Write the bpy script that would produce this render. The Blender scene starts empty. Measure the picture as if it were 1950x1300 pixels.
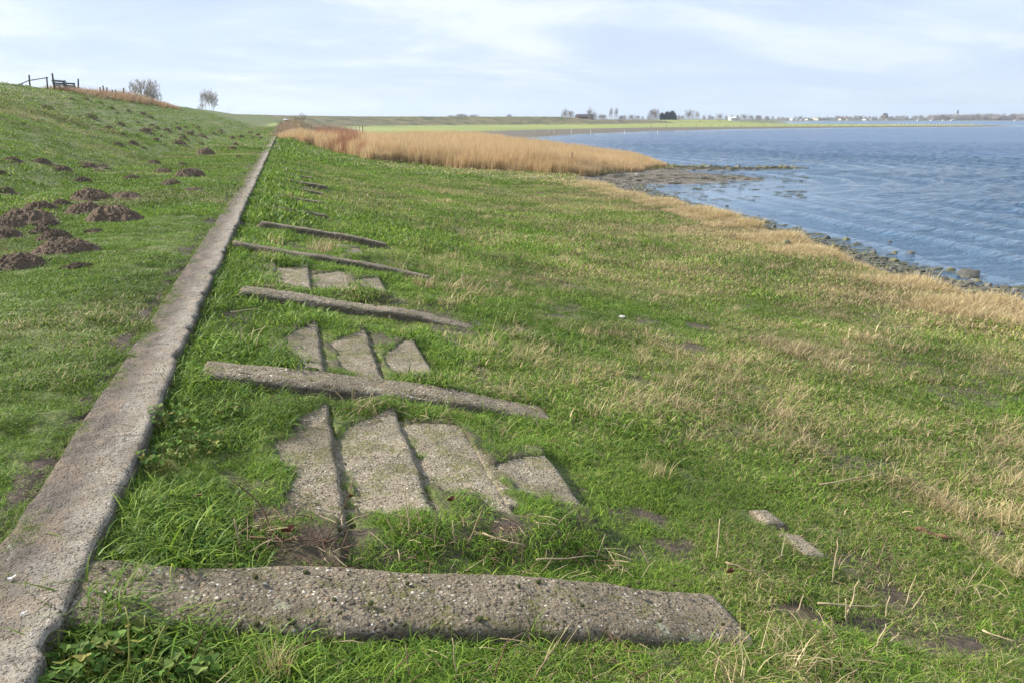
import bpy, math, random
import numpy as np
from mathutils import Vector
rad = math.radians
S = bpy.context.scene
COL = S.collection

# ---------------------------------------------------------------- camera, world, sun, exposure
FPX, CX, CY, HY, VPX, EYE = 1517., 975., 650., 226., 541., 1.65
PITCH = math.atan((CY-HY)/FPX)
YAW = -math.atan((VPX-CX)/math.hypot(FPX, CY-HY))
cam = bpy.data.cameras.new('camera'); camo = bpy.data.objects.new('camera', cam); COL.objects.link(camo)
cam.sensor_width = 36; cam.lens = FPX/1950*36; cam.clip_start = .05; cam.clip_end = 30000
camo.location = (0, 0, EYE); camo.rotation_euler = (math.pi/2-PITCH, 0, -YAW)
S.camera = camo
S.view_settings.view_transform = 'Standard'; S.view_settings.look = 'None'
S.view_settings.exposure = 0.76; S.view_settings.gamma = 1
SUN_EL, SUN_AZ = rad(36), rad(-58)          # azimuth from +Y towards +X
sd = Vector((math.sin(SUN_AZ)*math.cos(SUN_EL), math.cos(SUN_AZ)*math.cos(SUN_EL), math.sin(SUN_EL)))
sl = bpy.data.lights.new('sun', 'SUN'); sl.energy = 5.0; sl.angle = rad(4); sl.color = (1, .93, .82)
so = bpy.data.objects.new('sun', sl); so.rotation_euler = sd.to_track_quat('Z', 'Y').to_euler(); COL.objects.link(so)
S.cycles.max_bounces = 6; S.cycles.diffuse_bounces = 3; S.cycles.transmission_bounces = 4; S.cycles.transparent_max_bounces = 4
S.cycles.volume_bounces = 0


class NT:
    """small helper to write node trees"""
    def __init__(s, tree): s.t = tree; s.n = tree.nodes; s.l = tree.links
    def node(s, typ, **kw):
        nd = s.n.new(typ)
        for k, v in kw.items(): setattr(nd, k, v)
        return nd
    def inp(s, nd, key, val):
        sock = nd.inputs[key]
        if isinstance(val, bpy.types.NodeSocket): s.l.new(val, sock)
        elif val is not None:
            if sock.type == 'RGBA' and len(val) == 3: val = (*val, 1)
            sock.default_value = val
    def math(s, op, a, b=None, c=None, clamp=False):
        nd = s.node('ShaderNodeMath', operation=op, use_clamp=clamp)
        s.inp(nd, 0, a)
        if b is not None: s.inp(nd, 1, b)
        if c is not None: s.inp(nd, 2, c)
        return nd.outputs[0]
    def vmath(s, op, a, b=None):
        nd = s.node('ShaderNodeVectorMath', operation=op); s.inp(nd, 0, a)
        if b is not None: s.inp(nd, 'Scale' if op == 'SCALE' else 1, b)
        return nd.outputs[0]
    def mix(s, f, a, b, blend='MIX'):
        nd = s.node('ShaderNodeMix', data_type='RGBA', blend_type=blend)
        s.inp(nd, 0, f); s.inp(nd, 6, a); s.inp(nd, 7, b)
        return nd.outputs[2]
    def noise(s, vec, scale, detail=4, rough=.55, dist=0):
        nd = s.node('ShaderNodeTexNoise'); s.inp(nd, 'Vector', vec)
        nd.inputs['Scale'].default_value = scale; nd.inputs['Detail'].default_value = detail
        nd.inputs['Roughness'].default_value = rough; nd.inputs['Distortion'].default_value = dist
        return nd.outputs[0]
    def vor(s, vec, scale, feature='F1', rnd=1):
        nd = s.node('ShaderNodeTexVoronoi', feature=feature); s.inp(nd, 'Vector', vec)
        nd.inputs['Scale'].default_value = scale; nd.inputs['Randomness'].default_value = rnd
        return nd
    def step(s, v, lo, hi):
        nd = s.node('ShaderNodeMapRange', interpolation_type='SMOOTHSTEP'); s.inp(nd, 0, v)
        nd.inputs[1].default_value = lo; nd.inputs[2].default_value = hi
        return nd.outputs[0]
    def ramp(s, v, stops):
        nd = s.node('ShaderNodeValToRGB'); s.inp(nd, 0, v); e = nd.color_ramp.elements
        while len(e) < len(stops): e.new(.5)
        for el, (p, c) in zip(e, stops): el.position = p; el.color = (*c, 1)
        return nd.outputs[0]
    def scalev(s, vec, v3, rotz=0):
        nd = s.node('ShaderNodeMapping'); s.inp(nd, 0, vec); nd.inputs['Scale'].default_value = v3
        nd.inputs['Rotation'].default_value = (0, 0, rotz)
        return nd.outputs[0]
    def bump(s, h, strength=.5, dist=.01, nrm=None):
        nd = s.node('ShaderNodeBump'); s.inp(nd, 'Height', h); nd.inputs['Strength'].default_value = strength
        nd.inputs['Distance'].default_value = dist
        if nrm is not None: s.inp(nd, 'Normal', nrm)
        return nd.outputs[0]
    def attr(s, name, typ='GEOMETRY'):
        nd = s.node('ShaderNodeAttribute', attribute_name=name, attribute_type=typ)
        return nd


def material(name):
    m = bpy.data.materials.new(name); m.use_nodes = True; m.node_tree.nodes.clear()
    t = NT(m.node_tree); t.out = t.node('ShaderNodeOutputMaterial')
    t.bsdf = t.node('ShaderNodeBsdfPrincipled'); t.l.new(t.bsdf.outputs[0], t.out.inputs[0])
    t.obj = t.node('ShaderNodeTexCoord').outputs['Object']
    t.pos = t.node('ShaderNodeNewGeometry').outputs['Position']
    return m, t


W = bpy.data.worlds.new('World'); S.world = W; W.use_nodes = True
W.node_tree.nodes.clear(); w = NT(W.node_tree)
wout = w.node('ShaderNodeOutputWorld'); bg = w.node('ShaderNodeBackground')
sky = w.node('ShaderNodeTexSky', sky_type='NISHITA'); sky.sun_disc = False
sky.sun_elevation = SUN_EL; sky.sun_rotation = SUN_AZ; sky.dust_density = 1.0; sky.ozone_density = 1.4; sky.air_density = 1.0
wtc = w.node('ShaderNodeTexCoord').outputs['Generated']
sep = w.node('ShaderNodeSeparateXYZ'); w.inp(sep, 0, wtc)
zz = w.math('ADD', w.math('MAXIMUM', sep.outputs[2], 0), .22)
cmb = w.node('ShaderNodeCombineXYZ')
w.inp(cmb, 0, w.math('DIVIDE', sep.outputs[0], zz)); w.inp(cmb, 1, w.math('DIVIDE', sep.outputs[1], zz))
cv = w.scalev(cmb.outputs[0], (1, 1.5, 1), rad(35))
n1 = w.noise(cv, .9, 7, .56, .5); n2 = w.noise(cv, 2.9, 6, .62, .5)
cl = w.math('ADD', w.math('MULTIPLY', n1, .7), w.math('MULTIPLY', n2, .3))
veil = w.mix(w.step(n1, .32, .68), (4.4, 5.35, 7.9), (6.5, 7.3, 8.6))     # thin high veil, blue grey to milky
veil = w.mix(w.math('MULTIPLY', w.step(cl, .48, .62), .72), veil, (8.1, 8.3, 8.7))   # brighter wisps
pale = w.step(w.math('ADD', w.math('MULTIPLY', sep.outputs[0], 1.0), w.math('MULTIPLY', sep.outputs[1], -.15)), -.1, .95)
veil = w.mix(w.math('MULTIPLY', pale, .5), veil, (6.4, 7.5, 8.3))
skc = w.mix(.86, sky.outputs[0], veil)
w.inp(bg, 'Color', skc); bg.inputs['Strength'].default_value = .080
w.l.new(bg.outputs[0], wout.inputs[0])

# ---------------------------------------------------------------- pixels of the photograph -> rays
_f = np.array([math.sin(YAW)*math.cos(PITCH), math.cos(YAW)*math.cos(PITCH), -math.sin(PITCH)])
_r = np.array([math.cos(YAW), -math.sin(YAW), 0.]); _u = np.cross(_r, _f)
def ray(px, py): return _f + _r*((px-CX)/FPX) - _u*((py-CY)/FPX)
def onz(px, py, z):
    d = ray(px, py); t = (z-EYE)/d[2]; return (float(d[0]*t), float(d[1]*t))
def azpt(px, dist, py=HY):
    """point of the plan at this distance (along the view axis) in the direction of a column"""
    d = ray(px, py); h = d[0]*math.sin(YAW)+d[1]*math.cos(YAW); return (float(d[0]/h*dist), float(d[1]/h*dist))

# ---------------------------------------------------------------- numpy noise
def _hash(ix, iy, s):
    h = (ix.astype(np.int64)*374761393 + iy.astype(np.int64)*668265263 + s*974634777) & 0xffffffff
    h = ((h ^ (h >> 13))*1274126177) & 0xffffffff
    return ((h ^ (h >> 16)) & 0xffff)/65535.
def vn(x, y, s=0):
    x = np.asarray(x, float); y = np.asarray(y, float)
    ix = np.floor(x); iy = np.floor(y); fx = x-ix; fy = y-iy
    fx = fx*fx*(3-2*fx); fy = fy*fy*(3-2*fy)
    a = _hash(ix, iy, s); b = _hash(ix+1, iy, s); c = _hash(ix, iy+1, s); d = _hash(ix+1, iy+1, s)
    return (a+(b-a)*fx)*(1-fy)+(c+(d-c)*fx)*fy
def fbm(x, y, s=0, o=4):
    v = 0; a = .5; n = 0
    for k in range(o): v = v+a*vn(np.asarray(x)*2**k, np.asarray(y)*2**k, s+k*17); n += a; a *= .5
    return v/n
def sstep(v, a, b):
    t = np.clip((v-a)/(b-a), 0, 1); return t*t*(3-2*t)

# ---------------------------------------------------------------- the plan of the place
CREST = np.array([(-18, -400), (-18, 300), (-2, 365), (40, 415), (100, 445), (165, 470), (235, 560), (290, 600), (420, 618)], float)
ARC = np.concatenate([[0], np.cumsum(np.hypot(*np.diff(CREST, axis=0).T))])
CRZ_S = [0, 460, 520, 640, 760, 830, 960, 1020, 1100, 1300]
CRZ_Z = [3.9, 3.9, 3.65, 3.55, 2.9, 2.75, 2.7, .5, .55, .6]
def crest_uv(x, y):
    best = np.full(x.shape, 1e18); u = np.zeros(x.shape); s = np.zeros(x.shape)
    for k in range(len(CREST)-1):
        a = CREST[k]; d = CREST[k+1]-a; L = np.hypot(*d); d = d/L
        t = np.clip((x-a[0])*d[0]+(y-a[1])*d[1], 0, L)
        qx = x-a[0]-d[0]*t; qy = y-a[1]-d[1]*t; dd = qx*qx+qy*qy
        m = dd < best; best = np.where(m, dd, best)
        sg = np.where(d[1]*qx-d[0]*qy >= 0, 1., -1.)
        u = np.where(m, sg*np.sqrt(dd), u); s = np.where(m, ARC[k]+t, s)
    return u, s
def poly_sd(x, y, P):
    P = np.asarray(P, float); best = np.full(x.shape, 1e18); ins = np.zeros(x.shape, bool)
    Q = np.roll(P, -1, axis=0)
    for a, b in zip(P, Q):
        d = b-a; L2 = d@d
        if L2 < 1e-9: continue
        t = np.clip(((x-a[0])*d[0]+(y-a[1])*d[1])/L2, 0, 1)
        best = np.minimum(best, (x-a[0]-d[0]*t)**2+(y-a[1]-d[1]*t)**2)
        if a[1] != b[1]:
            c = ((a[1] > y) != (b[1] > y)) & (x < (b[0]-a[0])*(y-a[1])/(b[1]-a[1])+a[0])
            ins ^= c
    return np.where(ins, 1., -1.)*np.sqrt(best)
WZ = -2.35
VE = [onz(px, py, -2.15) for px, py in [(1950, 592), (1900, 572), (1800, 540), (1700, 512), (1620, 490), (1560, 468), (1480, 438), (1420, 417), (1350, 400), (1280, 384), (1200, 366), (1130, 350), (1100, 339), (1140, 333.5), (1200, 327), (1258, 321), (1272, 315)]]
VE_back = [(31, 72), (28, 80), (26, 92), (27, 108), (30, 130), (36, 165), (41, 200)]
VE_far = [onz(px, py, -2.15) for px, py in [(868, 252), (960, 249.5), (1050, 247), (1240, 243.5), (1480, 241.6), (1700, 240.6), (1830, 239.9), (1900, 239.3), (1840, 238.4), (1700, 237.6), (1600, 237)]]
OUT = [(360, 600), (430, 640), (660, 1010), (760, 1075), (1000, 1110), (1300, 1150), (3000, 1100), (9500, 400), (9500, 9500), (-9500, 9500), (-9500, -9500), (15.5, -9500), (15.2, -50), (15.0, 4)]
LAND = [(15.2, 8)]+VE+VE_back+VE_far+OUT
ME = [onz(px, py, WZ) for px, py in [(1950, 566), (1850, 537), (1760, 517), (1690, 500), (1600, 470), (1500, 441), (1430, 421), (1330, 399), (1270, 379), (1225, 364), (1245, 352), (1340, 350), (1450, 343), (1400, 336), (1290, 326), (1400, 324), (1525, 320.6), (1520, 318), (1400, 318.2), (1290, 316.5), (1275, 312.5)]]
ME_back = [(34, 74), (31, 84), (29, 96)]
ME_far = [onz(px, py, WZ) for px, py in [(930, 274), (975, 268), (1010, 262.5), (1100, 256), (1250, 250), (1400, 246.3), (1600, 243.6), (1850, 241.8), (1935, 240.3), (1850, 237.8), (1600, 236.5)]]
MUD = [(16.6, 8)]+ME+ME_back+ME_far+[(370, 600)]+OUT[1:-2]+[(16.6, -50), (16.4, 4)]

SLOPE = -.207
def zrib(x): return SLOPE*(x+.86)
RIBY = [2.95, 5.83, 8.72, 11.62, 14.52]
TREADS = [
 # x0, x1(nose), y0, y1, group, label
 (-.22, .15, 3.56, 5.12, 0, 'narrow leftmost tread in the front bay, partly under grass at its left'),
 (.17, .61, 3.66, 5.16, 0, 'second tread from the left in the front bay, wide with mossy patches'),
 (.63, 1.05, 3.62, 5.0, 0, 'third tread from the left in the front bay, long with a sharp right edge'),
 (1.07, 1.52, 3.86, 4.64, 0, 'short rightmost tread in the front bay, flush with the grass'),
 (-.20, .16, 6.02, 7.5, 1, 'leftmost tread in the second bay, mossy with a narrow top'),
 (.18, .61, 6.0, 7.48, 1, 'middle tread in the second bay, reaching down to the second beam'),
 (.66, 1.06, 6.1, 7.3, 1, 'rightmost tread in the second bay, triangular and half overgrown'),
 (-.42, -.24, 9.1, 10.5, 2, 'thin sliver of a tread at the left end of the third bay'),
 (-.20, .165, 9.15, 10.75, 2, 'clean second tread from the left in the third bay'),
 (.18, .61, 9.3, 10.6, 2, 'third tread from the left in the third bay, stepped below its neighbour'),
 (.66, 1.08, 9.62, 10.4, 2, 'small rightmost tread in the third bay, edged with grass'),
 (.74, 1.06, 12.4, 13.0, 3, 'single small patch of a tread showing between the fourth and fifth beams'),
 (2.66, 2.86, 3.88, 4.10, 4, 'upper of two small grey slab fragments lying in the grass right of the bays'),
 (2.74, 2.92, 3.46, 3.78, 4, 'lower and longer of two grey slab fragments in the grass right of the bays')]
OUTL = [[(555, 792), (600, 785), (622, 777), (648, 850), (672, 992), (612, 975), (552, 945), (566, 905), (535, 868), (528, 835), (560, 822)],
 [(650, 812), (700, 795), (752, 783), (765, 790), (800, 870), (832, 975), (760, 962), (690, 962), (672, 900), (655, 850)],
 [(775, 800), (830, 806), (872, 812), (900, 850), (945, 905), (990, 985), (940, 968), (915, 935), (850, 928), (825, 905), (800, 850)],
 [(948, 890), (1000, 876), (1062, 866), (1078, 880), (1112, 962), (1050, 955), (990, 935), (965, 910)],
 [(545, 640), (575, 625), (605, 613), (612, 650), (625, 702), (570, 698), (555, 675)],
 [(628, 648), (660, 640), (688, 627), (705, 640), (732, 718), (690, 712), (655, 695), (650, 668)],
 [(735, 672), (765, 655), (790, 645), (805, 668), (830, 718), (775, 716), (758, 700), (745, 690)],
 [(503, 500), (520, 500), (532, 545), (508, 541)],
 [(526, 510), (556, 506), (586, 502), (592, 520), (600, 550), (566, 545), (548, 538), (530, 520)],
 [(598, 520), (625, 519), (656, 517), (662, 530), (668, 553), (630, 550), (606, 546)],
 [(680, 535), (704, 532), (726, 531), (742, 557), (715, 556), (695, 548)],
 [(655, 479), (675, 474), (692, 475), (692, 487), (668, 486)],
 [(1445, 958), (1462, 960), (1482, 978), (1470, 980), (1455, 972)],
 [(1496, 1003), (1520, 1004), (1545, 1022), (1572, 1044), (1540, 1030), (1510, 1018)]]
def slpt(px, py):
    d = ray(px, py); tt = (-EYE+SLOPE*.86-.02)/(d[2]-SLOPE*d[0]); return (d[0]*tt, d[1]*tt)
OUTW = [np.array([slpt(*p) for p in o_]) for o_ in OUTL]
def tread_top(k, x):
    x0, x1, y0, y1, g_, lab = TREADS[k]
    if g_ == 4: return zrib(x)-.062
    if k in (3, 10, 11): return zrib(x)-.01
    return zrib(np.full_like(x, x1))-.012-.10*(x-x1)
# turf laps over the treads: the soil lies a little above them except where they show
def bays(x, y):
    """height of the soil among the treads, nan elsewhere"""
    z = np.full(x.shape, np.nan); wt = np.zeros(x.shape)
    for lo, hi, ks in ((3.15, 5.65, (0, 1, 2, 3)), (6.05, 8.5, (4, 5, 6)), (8.95, 11.4, (7, 8, 9, 10)), (11.85, 14.35, (11,))):
        m = (y > lo) & (y < hi) & (x > -.45) & (x < 1.58)
        if not m.any(): continue
        for k in ks:
            x0, x1 = TREADS[k][:2]; x0 = x0 if k not in (7,) else -.45
            mm = m & (x > x0-.06) & (x <= x1+.01); z[mm] = tread_top(k, x[mm])
        for k in ks:
            P_ = OUTW[k]; sd_ = poly_sd(x[m], y[m], P_)+(vn(x[m]*11, y[m]*11, 8)-.5)*.05
            zz_ = z[m]; top = zz_; wt[m] = np.maximum(wt[m], sstep(sd_, -.42, -.15)); z[m] = np.where(sd_ > -.02, top-.05, top)
    return z, wt
PU = [-26, -14, -2.0, 0, 1.2, 12.6, 14.4, 16.4, 16.72, 16.8, 17.1, 17.2, 21.5, 25, 29, 33, 60, 400]
def hgt(x, y, fine=True):
    x = np.asarray(x, float); y = np.asarray(y, float); sh = x.shape
    x = x.ravel(); y = y.ravel()
    u, s = crest_uv(x, y)
    cz = np.interp(s, CRZ_S, CRZ_Z)
    cz = cz + (fbm(s*.02, s*0, 5, 3)-.5)*.3
    zb = np.interp(u, PU, [-1.6, -1.5, .97, 1, .965, .03, .01, 0, 0, 0, 0, 0, 0, 0, 0, 0, 0, 0])
    z = np.where((u > -14) & (u < 12.6), zb*cz, 0)
    low = np.interp(u, PU, [-1.6, -1.5, 0, 0, 0, .10, .05, .035, -.005, -.05, -.07, -.115, -1.02, -1.47, -1.83, -2.0, -2.03, -1.95])
    z = np.where(u >= 12.6, low, z+np.where(u > 0, .0, 0)); z = np.where(u <= -14, -1.5, z)
    z = np.where((u > 0) & (u < 12.6), z+sstep(u, 8, 12.6)*(.1-.03*cz)*1.0, z)
    n4 = fbm(x/5., y/5., 3, 3)-.5
    bump = np.where(u > 17.3, sstep(u, 17.3, 20), np.where(u < 16.5, sstep(-u, -16.5, -14), 0))
    z = z+n4*.16*bump
    for Yr in RIBY[1:3]: z = z-.03*((x > -.5) & (x < 1.2))*(1-sstep(np.abs(y-(Yr-.27)), .05, .16))
    if fine:
        z = z+(fbm(x/.45, y/.45, 9, 3)-.5)*.05*np.clip(bump+.25, 0, 1)*np.where((u > 16.68) & (u < 17.25), 0, 1)
        # bank of soil worn against the slab path
        z = z+np.where((u > 15.2) & (u < 16.72), (fbm(x/.25, y/.25, 12, 3)-.42)*.09*sstep(u, 15.2, 16.2)*(1-sstep(u, 16.62, 16.74)), 0)
    zb_, wb = bays(x, y)
    if fine: zb_ = zb_+.014+(fbm(x/.12, y/.12, 14, 3)-.5)*.03
    z = np.where(np.isnan(zb_), z, z*(1-wb)+np.nan_to_num(zb_)*wb)
    rr = np.hypot(x, y)
    dl = poly_sd(x, y, LAND); dm = poly_sd(x, y, MUD)
    wob = (fbm(x/1.6, y/1.6, 31, 3)-.5)*1.2*np.clip(1-np.abs(dl)/8, 0, 1)
    dl = dl+wob*np.where(rr < 150, 1, 2)-.62*(1-sstep(y, 40, 60))
    shore = -2.13+.16*np.maximum(dl, 0)
    zl = np.minimum(z, shore)
    mudn = (fbm(x/1.1, y/1.1, 41, 4)-.5)*.16+(fbm(x/5, y/5, 42, 2)-.5)*.08
    a = np.clip(-dl, 0, None); b = np.clip(dm, 0, None)
    zm = -2.14-.20*a/(a+b+1e-6)+mudn*np.clip(a, 0, 1)
    far = sstep(rr, 90, 160); zm = zm+.02*far-.6*mudn*far
    zw = -2.345-.05*np.clip(-dm, 0, 30)+mudn*np.clip(1+dm/3, 0, 1)
    z = np.where(dl > 0, zl, np.where(dm > 0, zm, zw))
    return z.reshape(sh), u.reshape(sh), dl.reshape(sh), dm.reshape(sh), s.reshape(sh)
def gz(x, y): return float(hgt(np.array([x]), np.array([y]))[0][0])
_T = np.concatenate([np.geomspace(1.2, 900, 900)])
def at(px, py, lift=0.):
    """where the sight line of a pixel of the photograph meets the ground"""
    d = ray(px, py); P = d[None, :]*_T[:, None]
    z = hgt(P[:, 0], P[:, 1])[0]+lift
    under = np.nonzero(P[:, 2]+EYE < z)[0]
    k = under[0] if len(under) else len(_T)-1
    a, b = (_T[k-1], _T[k]) if k else (_T[0], _T[0])
    tt = np.linspace(a, b, 24); P = d[None, :]*tt[:, None]; z = hgt(P[:, 0], P[:, 1])[0]+lift
    un = np.nonzero(P[:, 2]+EYE < z)[0]; j = un[0] if len(un) else 23
    return Vector((P[j, 0], P[j, 1], z[j]-lift))

# worn hollows of bare dark earth between the tufts: pixel, half width in metres
HOLES = [(a, b, w_) for a, b, w_ in [(1225, 985, .15), (1285, 1035, .13), (1180, 975, .07), (1500, 1155, .12), (1560, 1190, .13), (1640, 1195, .14), (1890, 1020, .13), (1930, 1030, .10), (905, 700, .12), (880, 662, .10), (600, 1015, .07), (700, 1015, .05), (470, 1000, .10), (1815, 950, .07), (1150, 800, .09), (1270, 760, .10), (1500, 880, .12), (1680, 880, .14), (800, 1010, .07), (960, 1000, .08), (1330, 1085, .08), (985, 560, .16), (830, 555, .15), (760, 620, .10), (1330, 620, .2), (1690, 1130, .09), (1850, 1230, .1), (80, 960, .12)]]
HOLEP = [(*tuple(at(a, b)[:2]), w_) for a, b, w_ in HOLES]
def holes(x, y):
    v = np.zeros(x.shape)
    n = vn(x*7, y*7, 77)*.7+vn(x*19, y*19, 78)*.45
    for hx, hy, hw in HOLEP: v = np.maximum(v, 1-sstep(np.hypot((x-hx)/1.5, y-hy)/hw*(.6+n), .75, 1.15))
    return v
# ---------------------------------------------------------------- mesh helpers
def mk(name, V, F, mat=None, parent=None, smooth=True, attrs=None, link=True):
    V = np.asarray(V, np.float32).reshape(-1, 3)
    me = bpy.data.meshes.new(name)
    if isinstance(F, np.ndarray) and F.ndim == 2:
        n, k = F.shape
        me.vertices.add(len(V)); me.vertices.foreach_set('co', V.ravel())
        me.loops.add(n*k); me.loops.foreach_set('vertex_index', F.astype(np.int32).ravel())
        me.polygons.add(n); me.polygons.foreach_set('loop_start', np.arange(0, n*k, k, dtype=np.int32))
        me.update(calc_edges=True)
    else:
        me.from_pydata([tuple(map(float, v)) for v in V], [], [tuple(map(int, f)) for f in F]); me.update()
    if smooth and len(me.polygons): me.polygons.foreach_set('use_smooth', [True]*len(me.polygons))
    for k, a in (attrs or {}).items():
        at_ = me.attributes.new(k, 'FLOAT', 'POINT'); at_.data.foreach_set('value', np.asarray(a, np.float32).ravel())
    if mat: me.materials.append(mat)
    o = bpy.data.objects.new(name, me)
    if link: COL.objects.link(o)
    if parent: o.parent = parent
    return o
def grid_faces(n, m):
    i = np.arange(n-1)[:, None]*m+np.arange(m-1)[None, :]
    return np.stack([i, i+1, i+m+1, i+m], -1).reshape(-1, 4)
def tag(o, label=None, cat=None, group=None, kind=None):
    if label: o['label'] = label
    if cat: o['category'] = cat
    if group: o['group'] = group
    if kind: o['kind'] = kind
    return o
def empty(name, loc, rz=0, **kw):
    o = bpy.data.objects.new(name, None); COL.objects.link(o); o.location = loc; o.rotation_euler = (0, 0, rz)
    o.empty_display_size = .2
    return tag(o, **kw)
class MB:
    """collects boxes, tubes and prisms into one mesh"""
    def __init__(s): s.V = []; s.F = []
    def add(s, V, F):
        b = len(s.V); s.V += [tuple(map(float, v)) for v in V]; s.F += [tuple(i+b for i in f) for f in F]; return s
    def box(s, c, d, rz=0, bev=0.):
        x, y, z = d[0]/2, d[1]/2, d[2]/2; co, si = math.cos(rz), math.sin(rz)
        if not bev:
            P = [(-x, -y, -z), (x, -y, -z), (x, y, -z), (-x, y, -z), (-x, -y, z), (x, -y, z), (x, y, z), (-x, y, z)]
            F = [(3, 2, 1, 0), (4, 5, 6, 7), (0, 1, 5, 4), (1, 2, 6, 5), (2, 3, 7, 6), (3, 0, 4, 7)]
        else:
            P = []; b = bev
            for zz_, k in ((-z, b), (-z+b, 0), (z-b, 0), (z, b)):
                P += [(-x+k, -y+k, zz_), (x-k, -y+k, zz_), (x-k, y-k, zz_), (-x+k, y-k, zz_)]
            F = [(3, 2, 1, 0), (12, 13, 14, 15)]
            for L in range(3):
                for q in range(4): F.append((L*4+q, L*4+(q+1) % 4, L*4+4+(q+1) % 4, L*4+4+q))
        return s.add([(c[0]+p[0]*co-p[1]*si, c[1]+p[0]*si+p[1]*co, c[2]+p[2]) for p in P], F)
    def tube(s, pts, rads, n=6):
        pts = [Vector(p) for p in pts]; V = []; F = []
        for k, p in enumerate(pts):
            d = (pts[min(k+1, len(pts)-1)]-pts[max(k-1, 0)]).normalized()
            a = d.orthogonal().normalized() if k == 0 else (a-d*a.dot(d)).normalized()
            b = d.cross(a)
            for q in range(n):
                t = 2*math.pi*q/n; V.append(p+(a*math.cos(t)+b*math.sin(t))*rads[k])
        for k in range(len(pts)-1):
            for q in range(n): F.append((k*n+q, k*n+(q+1) % n, k*n+n+(q+1) % n, k*n+n+q))
        F.append(tuple(range(n-1, -1, -1))); F.append(tuple(range((len(pts)-1)*n, len(pts)*n)))
        return s.add(V, F)
    def build(s, name, mat, parent=None, smooth=False, link=True): return mk(name, s.V, s.F, mat, parent, smooth, link=link)
def copy_tree(o, parent=None):
    c = o.copy(); COL.objects.link(c)
    if parent: c.parent = parent
    for ch in list(o.children): copy_tree(ch, c)
    return c

# ---------------------------------------------------------------- materials
def simple(name, col, rough=.85, var=.25, scale=6, col2=None, bump=0.3, bdist=.01):
    m, t = material(name)
    n = t.noise(t.obj, scale, 5, .6)
    c2 = col2 or tuple(c*(1-var) for c in col)
    t.inp(t.bsdf, 'Base Color', t.mix(t.step(n, .3, .7), c2, col)); t.bsdf.inputs['Roughness'].default_value = rough
    if bump: t.inp(t.bsdf, 'Normal', t.bump(t.noise(t.obj, scale*4, 4), bump, bdist))
    return m
M = {}
M['old_wood'] = simple('weathered wood', (.13, .10, .085), .9, .4, 9)
M['white_paint'] = simple('white paint', (.78, .78, .76), .6, .12, 3, bump=.1)
M['pale_wood'] = simple('pale post', (.62, .60, .55), .8, .2, 5)
M['green_wood'] = simple('greenish boards', (.05, .07, .055), .8, .3, 8)
M['grey_metal'] = simple('galvanised metal', (.25, .27, .29), .45, .2, 3, bump=.1)
M['dark_glass'] = simple('dark glass', (.02, .025, .03), .12, .1, 2, bump=0)
M['rubber'] = simple('tyre rubber', (.02, .02, .02), .8, .2, 4, bump=0)
M['brick'] = simple('red brown brick', (.20, .085, .06), .9, .35, 3)
M['dark_roof'] = simple('dark roof', (.06, .055, .06), .8, .3, 2)
M['red_roof'] = simple('tiled roof', (.22, .09, .06), .8, .3, 2)
M['cream'] = simple('cream wall', (.6, .56, .46), .8, .1, 1)
M['bark_pale'] = simple('pale bark', (.42, .38, .34), .9, .35, 3)
M['bark'] = simple('grey brown bark', (.15, .125, .105), .9, .35, 3)
M['twigs'] = simple('bare twigs', (.31, .27, .26), .9, .3, .7, bump=0)
M['evergreen'] = simple('evergreen needles', (.022, .045, .02), .9, .5, .6, bump=0)
M['stalk'] = simple('dead stalk', (.33, .24, .14), .85, .45, 25, bdist=.002)
M['stalk_dark'] = simple('brown dead stalk', (.17, .095, .055), .85, .4, 25, bdist=.002)
M['stalk_pale'] = simple('pale dead stalk', (.50, .40, .23), .85, .35, 25, bdist=.002)
M['leaf_brown'] = simple('dead leaf', (.20, .07, .03), .7, .5, 40, bdist=.002)
M['shell'] = simple('white shell', (.8, .8, .78), .5, .1, 30, bdist=.002)
M['bark_red'] = simple('reddish rotten wood', (.25, .11, .06), .9, .5, 18, (.08, .05, .03), .8)
M['moss'] = simple('moss', (.10, .115, .012), .95, .5, 60, (.035, .05, .01), 1, .01)
M['weed_stem'] = simple('yellow green stem', (.34, .33, .08), .6, .3, 20, bump=0)

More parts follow.
